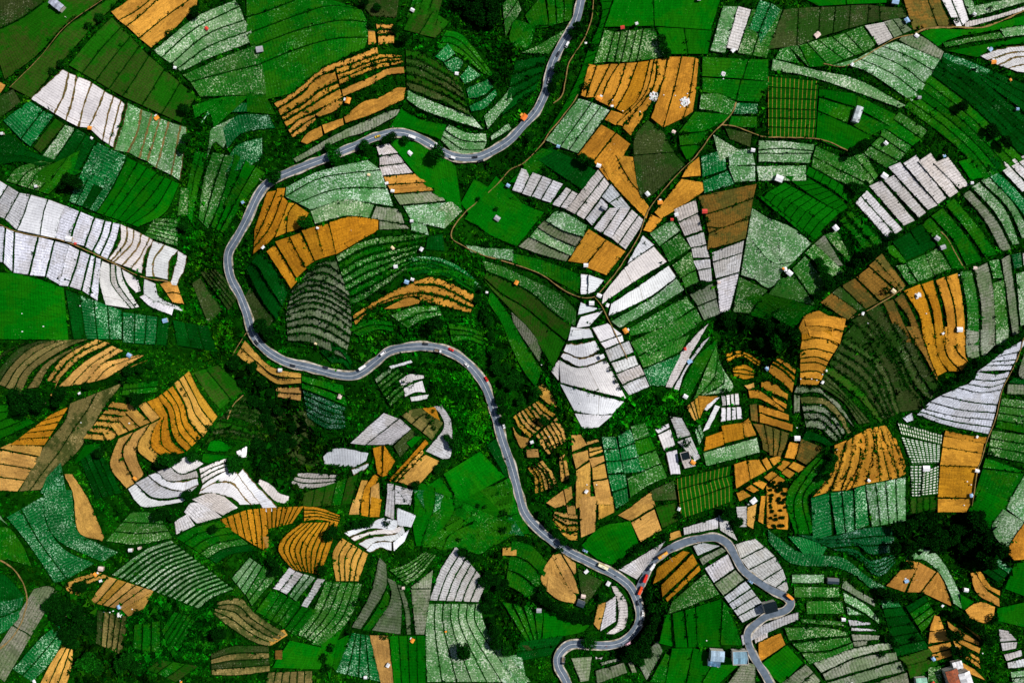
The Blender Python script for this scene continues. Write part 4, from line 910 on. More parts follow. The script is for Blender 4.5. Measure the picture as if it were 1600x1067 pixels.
f: 670,350 760,370 850,400 /3 690,450 780,440 860,470 |small leafy rows above the road arch
F: 370,310 480,270 620,260 /2 460,380 540,330 640,310 |flecked rows tucked under the ochre crescent
d: 0,500 90,430 170,560 /2 60,560 110,560 160,600 |dim patch above the road dip
@800,780
V: 1395,280 1520,245 /1 1430,372 1580,295 /1 1480,440 1645,355 /1 1560,510 1690,430 /1 1650,550 1715,500 /1 1715,580 1728,560 |silver steps outside the side road bend
@200,520,3.355
O: 320,200 375,310 440,400 470,440 /3 240,265 300,370 325,460 395,545 |salmon edge of the golden hill
Og: 235,278 292,378 315,462 385,550 /3 150,338 210,405 228,500 250,560 308,620 |folded strips of the golden hill
Og: 175,440 130,520 125,600 190,650 /2 205,420 215,520 240,580 298,625 |last ramps of the golden hill
m: 345,205 395,290 480,400 /2 470,170 560,250 600,310 |shaded weedy field right of the golden hill
Kw: 600,325 700,380 840,410 /4 470,460 560,440 660,480 770,520 |upper contour rows in the dim hollow
Kw: 470,466 560,482 660,512 750,530 /3 400,590 480,548 580,560 680,580 |lower contour rows in the dim hollow
g: 430,570 480,563 540,600 /1 412,612 460,622 520,620 |little green corner in the dim hollow
g: 392,632 500,640 590,652 /1 385,672 420,682 490,668 |green lip above the white waves
O: 612,38 680,115 760,182 908,215 /2 570,115 690,205 780,265 908,262 |curved ochre slope below the road bend
O: 770,282 830,288 908,285 /2 775,332 840,345 908,355 |lowest ochre steps below the road bend
K: 880,510 830,590 850,660 930,700 1010,695 /2 930,560 900,620 950,660 1010,670 |ribbed knob in the dark gully
Kw: 860,430 900,520 965,580 /2 900,390 960,430 985,530 |weedy rows above the ribbed knob
f: 910,225 1000,245 1130,275 /2 910,288 1020,330 1150,385 |leafy slope with the little brick hut
ek: 915,292 1020,338 1140,392 /5 940,440 1040,500 1140,500 |teal rows below the little brick hut
W: 225,700 310,648 398,685 /1 235,710 280,738 350,715 |top crest of the white waves
V: 222,705 280,742 362,722 /1 150,725 220,775 370,755 |grey second crest of the white waves
Wb: 150,730 215,780 300,780 365,762 /1 105,745 180,800 280,825 370,792 |third crest of the white waves
V: 102,750 180,808 280,830 368,800 /1 40,785 120,855 200,865 310,850 |fourth crest of the white waves
W: 38,790 110,862 190,880 312,860 /1 0,815 40,880 100,912 290,885 |lowest left crest of the white waves
W: 372,715 450,680 525,655 /3 388,790 455,745 540,712 |right comb of the white waves
Wb: 390,797 470,747 545,720 610,790 690,896 /1 378,828 455,784 545,787 600,850 645,900 /1 370,845 430,837 540,860 590,900 |curling right crests of the white waves
Wb: 600,712 650,775 720,850 800,930 /1 575,740 620,810 680,880 730,940 |long outer ribbon of the white waves
W: 690,765 750,795 795,840 845,855 /1 680,785 720,830 780,885 840,892 |white wedge at the right end of the waves
W: 565,622 625,592 /1 575,650 622,652 |lone white scrap above the white waves
W: 1022,650 1060,615 1120,604 1262,630 /1 1028,685 1100,700 1180,702 1250,668 |white oblong lying in the shady woods
Wb: 1170,718 1262,682 /1 1182,745 1262,702 |small white tail in the shady woods
V: 890,735 960,735 1100,745 /3 850,790 930,815 1080,795 |pale grey rows under the white oblong
@400,40,3.355
Ow: 95,410 200,350 350,228 500,168 635,110 /1 112,432 230,352 340,262 500,200 642,150 |long top strip of the ochre hill
Ow: 115,440 240,364 310,287 415,242 /1 130,475 260,402 330,342 430,298 /1 145,502 270,428 350,378 438,327 /1 160,530 290,457 360,424 455,377 |left flank strips of the ochre hill
Ow: 168,548 230,495 310,465 /2 192,588 250,555 312,492 |lowest left corner of the ochre hill
O: 310,468 400,400 455,382 /1 330,480 410,448 452,412 |bulging strip above the red tarpaulin
Ow: 420,228 520,202 640,155 765,157 /3 440,312 560,252 670,217 772,195 |right flank strips of the ochre hill
O: 448,338 600,272 690,228 776,217 /1 455,372 600,312 690,262 780,250 |lower right strip of the ochre hill
O: 235,612 275,562 342,527 /1 265,622 310,602 352,577 |rounded ochre plot at the foot of the hill by the road
O: 347,524 455,485 /1 360,568 462,520 |small square ochre plot beside the bean shaped one
O: 460,482 560,402 650,377 740,327 785,327 /1 468,512 590,472 700,422 775,387 |bean shaped plot above the road at the ochre hill
G: 195,700 440,562 680,457 755,440 /1 210,720 440,602 600,547 740,470 |pale strip between the ochre hill and the road
Kw: 785,130 850,137 960,202 1060,272 /5 790,330 900,370 1010,412 1125,475 |dark dry terraces right of the ochre hill
S: 795,337 850,367 1010,432 1130,472 /1 790,387 870,440 1010,490 1190,545 |pale crescent below the dark dry terraces
S: 1335,322 1290,382 1195,477 /1 1345,392 1300,442 1215,542 |pale arm right of the dark dry terraces
e: 938,165 1005,95 /1 985,192 1045,147 |small tilted square, uppermost on the round ridge
e: 985,196 1050,167 1085,190 /1 1010,237 1050,247 1085,207 |second small plot on the round ridge
e: 1068,272 1115,212 /1 1095,310 1180,262 |third small plot on the round ridge
e: 1100,332 1215,282 /1 1115,382 1180,372 1245,322 |fourth small plot on the round ridge
e: 1115,422 1200,382 1255,332 /1 1130,452 1200,432 1265,362 |lowest small plot on the round ridge
S: 1010,517 1100,562 1205,567 /1 990,547 1080,602 1210,612 /1 975,577 1080,647 1190,655 /1 970,602 1050,674 1130,685 |pale fan tucked inside the upper road bend
S: 1230,582 1325,512 /1 1235,602 1340,542 |pale sliver beside the road at the upper bend
g: 760,437 850,487 1000,522 /1 700,535 820,547 970,597 |plain plot just above the upper road arch
@780,580,3.355
O: 185,95 240,157 300,190 /1 228,62 270,112 303,183 |small orange scar left of the white kite
Ow: 72,237 110,302 160,348 /7 205,152 265,207 300,224 |topmost flight of little ochre steps
Ow: 192,337 222,387 258,440 /6 300,242 338,305 352,362 |middle flight of little ochre steps
O: 72,290 100,332 160,352 /1 80,330 115,402 150,382 |odd corner above the white tarp on the steps
O: 140,410 205,407 /1 145,452 210,450 |small squarish ochre plot under the white tarp
Ow: 150,507 185,562 190,640 /5 225,467 280,532 310,600 |lower flight of little ochre steps
O: 315,452 325,580 /2 345,432 370,560 |upright pair beside the lower flight of steps
O: 245,690 335,622 /1 290,715 350,700 |rounded plot at the foot of the steps
O: 337,620 380,600 /1 352,690 385,662 |small end plot at the foot of the steps
Ow: 290,732 350,742 410,752 /3 280,780 340,832 415,835 |last thin steps above the long road bend
O: 285,787 340,837 410,842 /1 330,852 370,882 410,885 |lowest ochre nose above the long road bend
O: 352,702 400,702 /1 360,748 402,750 |stub between the hedge and the last thin steps
@1100,500,4.48
Og: 150,237 260,217 400,292 /2 160,295 270,257 390,332 |burnt orange rim of the wooded bowl
Og: 200,332 280,312 350,352 /3 205,390 280,412 350,402 |burnt orange patch inside the wooded bowl
Ow: 515,257 580,302 642,347 /2 470,307 550,352 632,432 /1 450,362 530,422 618,505 |upper flight of the orange stair beside the column
Ow: 400,437 470,432 590,522 /1 400,465 480,512 585,557 |middle step of the orange stair
O: 475,532 580,590 /1 480,560 575,622 |narrow lower step of the orange stair
O: 280,457 350,440 /1 310,487 355,472 |tiny orange plot left of the stair
O: 310,492 400,502 560,627 /1 320,545 400,555 560,642 |long sloping plot at the foot of the orange stair
B: 320,592 370,587 /1 330,700 380,715 |small dark one at the head of the brown columns
O: 382,592 480,622 595,662 /1 385,642 480,672 595,702 |first cross strip over the brown columns
O: 390,652 480,687 625,732 /1 390,715 500,742 620,780 |second cross strip over the brown columns
@1100,640,4.48
B: 345,97 400,202 415,280 /1 415,102 440,222 455,300 |first brown column left of the little white house
B: 425,102 450,242 460,320 /3 595,165 570,252 535,330 |brown columns left of the little white house
O: 600,222 565,335 /1 670,237 635,345 |tan plot below the little white house
B: 680,202 645,345 /1 840,267 715,385 |brown kite right of the little white house
O: 210,382 225,552 /1 295,352 325,490 |first of the tiled tan plots by the golden lines
O: 305,352 325,490 /1 385,347 435,430 |second of the tiled tan plots, the broadest
O: 402,352 442,425 /1 440,332 480,405 |third of the tiled tan plots, narrow
O: 457,342 490,395 /1 530,317 540,355 |fourth of the tiled tan plots, under the columns
O: 510,405 560,352 /1 545,430 612,367 |chip below the little white house, nearest it
O: 590,402 630,362 /1 660,440 715,402 |chip with fine stripes below the brown kite
O: 540,442 580,407 /1 600,480 640,442 |woven chip just above the dotted orchard ground
O: 420,472 480,427 /1 455,500 515,452 |woven chip in the middle of the tiled soil
O: 462,507 520,457 /1 510,540 570,492 |large woven chip touching the dotted ground
O: 340,517 385,489 /1 415,560 442,514 |chip under the broad tiled plot
O: 290,552 330,522 /1 345,582 388,562 |lens shaped chip under the tiled plots
O: 225,582 275,562 /1 245,640 330,602 |dark edged chip at the corner of the tiled plots
V: 225,677 245,820 /1 300,672 300,820 |small silver oblong by the orange columns
V: 300,662 350,617 /1 310,668 380,632 |scrap above the small silver oblong
O: 305,682 300,810 /1 370,657 345,835 |first orange column by the silver oblong
O: 400,602 380,780 /1 430,602 415,800 |second orange column by the silver oblong
O: 440,577 440,820 /1 463,582 463,830 |thin third orange column by the dotted ground
f: 790,332 680,442 570,622 640,870 /1 820,342 740,442 630,642 660,870 /1 865,352 790,462 690,622 740,870 /1 900,422 800,562 720,622 770,850 |winding grassy terraces under the brown kite
@280,800,3.355
S: 370,237 275,347 /3 435,282 345,430 |pale triangular steps right of the comb
F: 440,287 350,432 /2 515,332 380,490 |flecked steps right of the pale triangle
W: 580,287 490,400 /1 610,307 525,410 |first white bar at the foot of the rusty hill
V: 612,307 528,412 /1 650,322 565,430 |silver bar at the foot of the rusty hill
S: 655,322 575,440 /2 715,342 610,465 |thin pale bars at the foot of the rusty hill
V: 725,347 640,490 /1 765,352 670,500 |last silver bar at the foot of the rusty hill
f: 480,412 400,522 /1 530,422 450,545 |short grassy step under the white bar
f: 535,422 450,550 /3 640,482 550,605 |bright grassy steps below the silver bars
f: 645,492 555,612 /2 720,512 610,650 |yellowish grassy steps left of the mottled slope
F: 770,362 700,522 620,640 /5 960,372 890,562 740,700 |mottled slope below the six ochre blades
F: 795,577 690,690 /2 850,602 770,710 |checkered plot at the foot of the mottled slope
T: 200,472 320,452 400,532 560,640 /4 180,532 270,602 400,682 480,700 |dry curved steps with dark round bushes
O: 460,652 550,612 /1 480,700 570,642 |sandy patch at the end of the dry curved steps
T: 165,742 280,702 470,702 /4 170,850 300,852 475,832 |stony steps with white dots at the bottom
Gk: 1050,237 1000,432 905,602 /1 1085,272 1080,402 950,612 |long grey blade in the valley
f: 1085,402 1050,482 960,620 /1 1105,442 1080,522 1000,620 |leafy blade beside the long grey blade
Gk: 1090,342 1110,452 1010,620 /1 1135,362 1165,482 1160,640 |broad grey sheet in the valley
Gk: 1145,377 1180,502 1195,640 /1 1165,382 1205,502 1215,640 |slim grey slip in the valley
G: 1215,402 1240,640 /1 1320,402 1285,640 |wide grey sheet left of the lilac shell
G: 1215,392 1330,302 /1 1220,398 1320,398 |small grey cap left of the lilac shell
F: 1100,302 1190,272 1290,207 /5 1190,380 1260,332 1350,222 |feathered strips left of the lilac shell
"""
# ---------------------------------------------------------------- plots: every strip of every terrace is a part
NAMES = {'W':('white_mulch_plot','bright white plastic-mulched plot'), 'V':('silver_mulch_plot','silver plastic-mulched plot'), 'G':('stubble_plot','ash grey speckled plot'),
 'S':('cabbage_plot','pale green speckled plot'), 'F':('flecked_crop_plot','green plot with pale flecks'), 'f':('leafy_crop_plot','leafy green plot'), 'g':('smooth_crop_plot','smooth green plot'),
 'd':('dark_crop_plot','dark green plot'), 'e':('emerald_crop_plot','emerald green plot'), 'm':('weedy_plot','olive weedy plot'), 'K':('fallow_plot','dark grey-brown fallow plot'),
 'O':('ochre_soil_plot','bare ochre soil plot'), 'Q':('golden_soil_plot','golden brown soil plot'), 'B':('brown_soil_plot','dark brown tilled plot'), 'T':('dry_tan_plot','dry tan and grey plot')}
GROUPS = {'W':'white plastic-mulched plots','V':'silver plastic-mulched plots','G':'ash grey plots','S':'pale speckled plots','F':'plots of flecked crops','f':'leafy green plots','g':'smooth green plots',
 'd':'dark green plots','e':'emerald green plots','m':'weedy plots','K':'fallow plots','O':'bare ochre plots','Q':'golden soil plots','B':'brown tilled plots','T':'dry tan plots'}
BANK_TONE = {'default':(0.010,0.075,0.008), 'dark':(0.006,0.045,0.006)}
COVER = np.zeros((PX.shape[0]*2, PX.shape[1]*2), bool)      # 2-unit raster of ground taken by plots, roads, paths
def mark(x, y):
    i = ((np.asarray(x)-GX0)/2).astype(int).ravel(); j = ((np.asarray(y)-GY0)/2).astype(int).ravel()
    ok = (i >= 0) & (j >= 0) & (i < COVER.shape[1]) & (j < COVER.shape[0]); COVER[j[ok], i[ok]] = True

TUFTS = []      # (px,py,z,size,rgb) arrays gathered per plot
def tuft_mesh(name, P, size, rgb, tris=5, flat=0.55, seed=0):
    """P (N,3) world points; each tuft is a spray of leaf triangles around its point"""
    g = np.random.default_rng(seed); N = len(P)
    if N == 0: return None
    s = np.asarray(size, float).reshape(N, 1)
    c = P[:, None, :]+g.normal(0, 0.38, (N, tris, 3))*s[:, :, None]*np.array([1, 1, flat])
    c[..., 2] = np.maximum(c[..., 2], P[:, None, 2])+0.15*s
    ax = g.normal(0, 1, (N, tris, 3)); ax[..., 2] *= 0.45; ax /= np.linalg.norm(ax, axis=-1, keepdims=True)
    bx = g.normal(0, 1, (N, tris, 3)); bx -= (bx*ax).sum(-1, keepdims=True)*ax; bx /= np.linalg.norm(bx, axis=-1, keepdims=True)
    L = (0.62*s[:, :, None])*g.uniform(0.7, 1.25, (N, tris, 1)); W = L*0.55
    tri = np.stack([c-ax*L*0.6-bx*W, c-ax*L*0.4+bx*W, c+ax*L*0.8], 2).reshape(-1, 3)
    me = fast_mesh(name, tri, np.arange(len(tri)), 3)
    br = g.uniform(0.55, 1.35, (N, tris, 1))*np.asarray(rgb, float).reshape(N, 1, 3)
    colr = np.concatenate([np.repeat(br.reshape(-1, 3), 3, 0), np.ones((N*tris*3, 1))], 1).astype(np.float32)
    a = me.color_attributes.new('tint', 'FLOAT_COLOR', 'POINT'); a.data.foreach_set('color', colr.ravel())
    return me

def lerp_curves(A, B, t): return A*(1-t)+B*t
NF = 0
def build_plot(code, opt, curves, counts, phrase):
    global NF
    NF += 1; fid = NF
    key = 'Q' if (code == 'O' and 'g' in opt) else code
    C = []; L = 0
    for c in curves:
        q, l = smooth_line(c, 1.0); L = max(L, l)
    K = int(np.clip(L/3.2, 5, 90))
    cs = []
    for c in curves:
        q, l = smooth_line(c, 1.0); s = np.linspace(0, 1, len(q)); t = np.linspace(0, 1, K)
        cs.append(np.c_[np.interp(t, s, q[:, 0]), np.interp(t, s, q[:, 1])])
    bnd = []
    for i, n in enumerate(counts):
        for k in range(n): bnd.append(lerp_curves(cs[i], cs[i+1], k/n))
    bnd.append(cs[-1]); ns = len(bnd)-1
    gap = 1.05; amp = 0.45; tuft = 0.8; tsz = 0.95
    if 'w' in opt: gap, amp, tuft, tsz = 1.9, 1.0, 1.4, 1.35
    if 'b' in opt: gap, amp, tuft, tsz = 1.5, 0.9, 0.35, 0.8
    if 't' in opt: gap, amp, tuft = 0.8, 0.3, 0.4
    if 'l' in opt: gap, amp = 0.9, 0.3
    if key in 'gd' : gap *= 0.8
    Wm = np.mean([np.hypot(*(bnd[0]-bnd[-1]).T).mean()])/ns
    gap = min(gap, Wm*0.20) if 'v' not in opt else Wm*0.27; ogap = gap*0.55
    z0 = ((fid*7) % 17)*0.015
    mid = bnd[ns//2] if ns > 1 else (bnd[0]+bnd[1])/2
    ctr = (bnd[0]+bnd[-1])[K//2]/2
    pos = spot(ctr[0], ctr[1])
    nm, desc = NAMES[key]
    root = empty(nm, pos); root.name = nm
    cnt = {1:'', 2:' in two strips', 3:' in three strips', 4:' in four strips', 5:' in five strips', 6:' in six strips', 7:' in seven strips', 8:' in eight strips', 9:' in nine strips'}.get(ns, ' in many strips')
    if len((desc+cnt+' '+phrase).split()) > 16: cnt = ''
    tag(root, (desc+cnt+', '+phrase) if cnt else desc+', '+phrase, 'field', GROUPS[key], 'thing')
    P0 = np.array(pos); mat = FM['l' if 'l' in opt else 'x' if ('c' in opt and key in 'GS') else 'c' if ('c' in opt and key == 'f') else key]
    hue = random.uniform(-1, 1); blu = random.uniform(-1, 1)
    tint = (1+0.05*hue, 1+0.03*blu, 1+0.08*blu, 1)
    if key == 'V' and ((ctr[0] < 300 and ctr[1] < 520) or (ctr[0] > 1380 and 500 < ctr[1] < 690)): tint = (0.95, 1.02, 1.16, 1)
    if 'y' in opt: tint = (1.28, 1.32, 1.48, 1); gap = min(1.6, Wm*0.2)
    if 'k' in opt: tint = (0.58, 0.64, 0.55, 1) if key == 'G' else (0.6, 0.6, 0.75, 1)
    if key == 'O':
        tx, ty = ctr
        if ty > 480 and tx < 1180 and not (tx > 1100 and ty > 630 and ty < 780): tint = (1.02+0.07*hue, 1.24+0.06*hue, 2.6+0.6*blu, 1)
        elif tx < 880 or (tx > 1380 and ty > 870): tint = (1.04+0.05*hue, 1.10+0.05*hue, 1.7+0.3*blu, 1)
    edgesA = []; edgesB = []; bk_v = []; bk_f = []; tp = []
    stripname = {'W':'plastic_strip','V':'plastic_strip','O':'soil_strip','Q':'soil_strip','B':'soil_strip','K':'fallow_strip','T':'fallow_strip','G':'stubble_strip'}.get(key, 'crop_strip')
    lay = []
    for k in range(ns):
        a, b = bnd[k], bnd[k+1]
        d = b-a; w = np.hypot(d[:, 0], d[:, 1])+1e-6; dn = d/w[:, None]
        g1 = np.minimum(gap, w*0.30); gA = g1*(0.1 if k == 0 else 1); gB = g1*(0.1 if k == ns-1 else 1)
        tt = np.arange(K)*L/K
        s1 = amp*(vnoise(tt/5+fid*3.1, k*5.3+0*tt)+0.6*vnoise(tt/2+fid*1.7, k*9.1+3+0*tt)); s2 = amp*(vnoise(tt/5+fid*2.3, k*4.7+50+0*tt)+0.6*vnoise(tt/2+fid, k*3.9+33+0*tt))
        lim = w*0.2; s1 = np.clip(s1, -g1*0.8, lim); s2 = np.clip(s2, -g1*0.8, lim)
        ea = a+dn*(gA+s1)[:, None]; eb = b-dn*(gB+s2)[:, None]
        # pull both ends in a little
        for e, sgn in ((ea, 0), (eb, 1)):
            for i, j in ((0, 1), (-1, -2)):
                t = e[j]-e[i]; e[i] = e[i]+t/(np.hypot(*t)+1e-6)*min(0.1+0.7*random.random(), np.hypot(*t)*0.8)
        c = (ea+eb)/2; zc = hh(c[:, 0], c[:, 1]); kk = min(5, K); 
        zc = np.convolve(np.pad(zc, 2, 'edge'), np.ones(5)/5, 'valid')
        za = hh(ea[:, 0], ea[:, 1]); zb = hh(eb[:, 0], eb[:, 1])
        fl = float(np.clip((w.mean()-12)/25, 0.2, 0.95)); za = zc+fl*(za-zc)+0.40+z0; zb = zc+fl*(zb-zc)+0.40+z0
        lay.append((ea, eb, za, zb))
        # samples for the cover raster
        for v in np.linspace(0, 1, max(3, int(w.mean()/1.2))): 
            m = ea*(1-v)+eb*v; mm = (m[:-1]+m[1:])/2; mark(np.r_[m[:, 0], mm[:, 0]], np.r_[m[:, 1], mm[:, 1]])
        Va = world_xyz(ea[:, 0], ea[:, 1], za); Vb = world_xyz(eb[:, 0], eb[:, 1], zb)
        co = np.concatenate([Va, Vb])
        # thickness: a lip along both sides
        lipa = world_xyz(ea[:, 0], ea[:, 1], za-0.5); lipb = world_xyz(eb[:, 0], eb[:, 1], zb-0.5)
        off = co.mean(0); co = np.concatenate([co, lipa, lipb])-off
        i = np.arange(K-1)
        f = [np.c_[i, i+1, i+1+K, i+K], np.c_[i+2*K, i+1+2*K, i+1, i], np.c_[i+K, i+1+K, i+1+3*K, i+3*K],
             np.array([[0, K, 3*K, 2*K], [K-1, 3*K-1, 4*K-1, 2*K-1]])]
        f = np.concatenate(f)
        p1 = (ea[0]+ea[-1])/2
        me = fast_mesh(stripname, co, f, 4)
        # make sure the top faces up
        cr = np.cross(co[1]-co[0], co[K]-co[0])
        if cr[2] < 0: me.flip_normals()
        uvl = me.uv_layers.new(name='UVMap')
        um = np.r_[tt, tt, tt, tt]*MPP; wm = w.mean()*MPP; vm = np.r_[np.zeros(K), np.full(K, wm), np.zeros(K), np.full(K, wm)]
        li = np.zeros(len(me.loops), np.int32); me.loops.foreach_get('vertex_index', li)
        uvl.data.foreach_set('uv', np.c_[um[li], vm[li]].astype(np.float32).ravel())
        sub = {'F':'fffS','S':'FG','V':'G','W':'V','f':'Fgd','e':'d','d':'fe','m':'f','K':'m','G':'TK','O':'Q','Q':'OB','T':'K','B':'T'}.get(key)
        o = link(stripname, me, FM[random.choice(sub)] if (sub and ns > 2 and not opt.strip('w') and random.random() < (0.04 if key in 'VS' else 0.12)) else mat, root); o.location = off-P0
        j = random.uniform(0.84, 1.10) if key not in 'WV' else random.uniform(0.93, 1.04); o.color = (tint[0]*j, tint[1]*j, tint[2]*j, 1)
        # growth along both edges
        n_t = int(L*MPP*tuft*0.9)
        if n_t:
            for e, z, sg in ((ea, za, -1), (eb, zb, 1)):
                q = RNG.uniform(0, K-1.001, n_t); qi = q.astype(int); fr = (q-qi)[:, None]
                pt = e[qi]*(1-fr)+e[qi+1]*fr+dn[qi]*sg*RNG.uniform(-0.45, 1.25, (n_t, 1))*g1[qi][:, None]
                tp.append(np.c_[pt, z[qi]-0.35])
    # the bank between neighbouring strips, and down the outer edges
    base = 0
    def ribbon(e1, z1, e2, z2):
        nonlocal base
        v = np.concatenate([world_xyz(e1[:, 0], e1[:, 1], z1), world_xyz(e2[:, 0], e2[:, 1], z2)]); i = np.arange(K-1)
        bk_v.append(v); bk_f.append(np.c_[i, i+1, i+1+K, i+K]+base); base += 2*K
    for k in range(ns-1): ribbon(lay[k][1], lay[k][3]-0.22, lay[k+1][0], lay[k+1][2]-0.22)
    for (e, z, oth) in ((lay[0][0], lay[0][2], lay[0][1]), (lay[-1][1], lay[-1][3], lay[-1][0])):
        d = e-oth; d = d/(np.hypot(d[:, 0], d[:, 1])+1e-6)[:, None]; o2 = e+d*min(gap*1.1, 2.0)
        ribbon(e, z-0.15, o2, np.minimum(hh(o2[:, 0], o2[:, 1]), z-0.6)-0.5)
    v = np.concatenate(bk_v)-P0; me = fast_mesh('bank', v, np.concatenate(bk_f), 4)
    tag(link('bank', me, M_BANKB if 'b' in opt else (M_BANKK if key in 'KBT' else M_BANK), root), kind='stuff')
    if tp:
        t = np.concatenate(tp); N = len(t)
        tone = (0.002,0.095,0.001) if 'b' not in opt else (0.11,0.12,0.03)
        if key in 'KGT': tone = (0.006,0.080,0.002)
        rgb = np.array(tone)*RNG.uniform(0.15, 1.0, (N, 1))
        me = tuft_mesh('bank_growth', world_xyz(t[:, 0], t[:, 1], t[:, 2])-P0, tsz*RNG.uniform(0.6, 1.3, N)*np.where(RNG.random(N) < (0.015 if key in 'WVS' else 0.05), 2.1, 1.0), rgb, 4, seed=fid)
        o = link('bank_growth', me, M_LEAF, root); o['kind'] = 'stuff'
    return root

def parse(txt):
    ox = oy = 0; sc = 4; out = []
    for ln in txt.strip().splitlines():
        ln = ln.strip()
        if not ln: continue
        if ln[0] == '@':
            h_ = [float(v) for v in ln[1:].split(',')]; ox, oy = h_[:2]; sc = h_[2] if len(h_) > 2 else 4; continue
        head, rest = ln.split(':', 1); geo, phrase = rest.split('|', 1)
        toks = geo.split(); curves = [[]]; counts = []
        for t in toks:
            if t[0] == '/': counts.append(int(t[1:])); curves.append([])
            else:
                x, y = t.split(','); curves[-1].append((ox+float(x)/sc, oy+float(y)/sc))
        out.append((head[0], head[1:], curves, counts, phrase.strip()))
    return out
# roads and paths take their ground first
def ribbon_mesh(name, c, z, off0, off1, lip=0.0):
    t = np.gradient(c, axis=0); t /= np.hypot(t[:, 0], t[:, 1])[:, None]; nrm = np.c_[-t[:, 1], t[:, 0]]
    a = c+nrm*np.asarray(off0).reshape(-1, 1); b = c+nrm*np.asarray(off1).reshape(-1, 1); n = len(c)
    V = [world_xyz(a[:, 0], a[:, 1], z), world_xyz(b[:, 0], b[:, 1], z)]
    i = np.arange(n-1); F = [np.c_[i, i+1, i+1+n, i+n]]
    if lip:
        V += [world_xyz(a[:, 0], a[:, 1], z-lip), world_xyz(b[:, 0], b[:, 1], z-lip)]
        F += [np.c_[i+2*n, i+1+2*n, i+1, i], np.c_[i+n, i+1+n, i+1+3*n, i+3*n]]
    me = fast_mesh(name, np.concatenate(V), np.concatenate(F), 4)
    if me.polygons[0].normal.z < 0: me.flip_normals()
    return me
ROAD_INFO = []
def build_road(pts_z, hw, kind_label, off_line=0.0, lift=0.85):
    c, z0 = pts_z; z = z0+lift
    n = len(c); t = np.arange(n)
    rw = hw+0.9*vnoise(t/9.0, t*0+4)*0.5; lw = hw+0.9*vnoise(t/8.0, t*0+14)*0.5
    tag(link('road', ribbon_mesh('road', c, z, -lw, rw, 1.6), M_ASPH), kind='structure')
    sh1 = lw+1.8+1.6*vnoise(t/6.0, t*0+24); sh2 = rw+1.5+1.2*vnoise(t/5.0, t*0+44)
    tag(link('road_shoulder', ribbon_mesh('road_shoulder', c, z-0.12, -sh1, sh2, 2.2), M_SHOULD), kind='structure')
    for v in np.linspace(-9, 9, 12):
        tt = np.gradient(c, axis=0); tt /= np.hypot(tt[:, 0], tt[:, 1])[:, None]
        q = c+np.c_[-tt[:, 1], tt[:, 0]]*v; mark(q[:, 0], q[:, 1])
    ROAD_INFO.append((c, z))
build_road(ROADS[0], 5.7, 'main'); build_road(ROADS[1], 5.2, 'side', lift=0.80)
c, z = ROAD_INFO[0]
tag(link('road_marking', ribbon_mesh('road_marking', c, z+0.03, -0.25+0*z, 0.30+0*z), M_LINE), kind='structure')
for nm, o in ():
    for s in (-1, 1): tag(link('road_marking', ribbon_mesh('road_marking', c, z+0.03, s*o+0*z, s*(o+0.28)+0*z), simple_mat('worn_road_paint', (0.40,0.40,0.40), 0.8, alt=(0.2,0.2,0.22), scale=0.3)), kind='structure')
PATHS = [(0.9,[(928,-20),(926,20),(918,50),(906,72),(899,82),(888,102),(883,130),(878,150),(865,162)]),
 (0.9,[(903,148),(894,163),(873,190),(858,208),(849,223)]), (0.9,[(849,223),(822,252),(797,266),(775,290),(750,312),(727,332),(709,355),(706,372),(724,384),(750,397),(800,412),(825,420),(850,431),(882,454),(910,465),(930,463),(942,451),(963,425),(985,392),(1000,365),(1010,335),(1025,312),(1050,282),(1067,264),(1087,245),(1111,212),(1128,195)]),
 (1.2,[(1128,195),(1145,175),(1150,160)]), (1.0,[(1128,195),(1150,198),(1182,210),(1200,214),(1280,218),(1326,236),(1330,240)]), (1.6,[(1430,53),(1450,45),(1490,43),(1540,42),(1600,17),(1640,0)]),
 (0.8,[(1607,500),(1590,560),(1567,607),(1557,650),(1542,690),(1533,720),(1527,735),(1523,765),(1519,790)]), (1.3,[(-20,874),(0,875),(20,888),(37,912),(42,940),(32,975),(15,1000),(-10,1020)]),
 (0.5,[(15,137),(62,90),(104,40),(160,0),(180,-15)]), (0.9,[(-20,345),(0,351),(25,362),(62,370),(95,375),(137,392),(175,410),(220,432),(262,440)]),
 (1.0,[(355,655),(365,632),(380,617)]), (0.6,[(385,520),(372,540),(362,558)]),
 (0.8,[(930,465),(940,478),(955,508),(973,545),(981,562)]), (0.9,[(1287,100),(1322,103),(1370,77),(1400,60),(1430,54)]),
 (0.8,[(95,955),(100,930)]), (0.9,[(1470,362),(1482,375),(1498,405),(1508,420)]), (0.9,[(1330,497),(1352,487),(1385,468),(1412,450)])]
for w_, pts in PATHS[:]:
    c, L = smooth_line(pts, 3.0)
    if len(c) < 4: continue
    z = hh(c[:, 0], c[:, 1])+0.95; t = np.arange(len(c))
    tag(link('footpath', ribbon_mesh('footpath', c, z, -w_*0.85*(0.9+0.6*vnoise(t/3.0, t*0+w_*9)), w_*0.85*(0.9+0.6*vnoise(t/3.0+50, t*0+w_*7)), 1.8), M_PATH), kind='structure')
    mark(c[:, 0], c[:, 1])

for (code, opt, curves, counts, phrase) in parse(PLOTS): build_plot(code, opt, curves, counts, phrase)

# ---------------------------------------------------------------- terrain sheet
cov = COVER.reshape(COVER.shape[0]//2, 2, COVER.shape[1]//2, 2).any(axis=(1, 3))
sink = cov.copy()
QS = 1.7
def stepped(h):
    f = h/QS; b = np.floor(f); r = np.clip((f-b-0.62)/0.38, 0, 1); return QS*(b+r*r*(3-2*r))
Ht = np.where(sink, H-1.7, stepped(H)-0.3)
rd = ROAD_D < 10; Ht = np.where(rd, H-1.5, Ht)
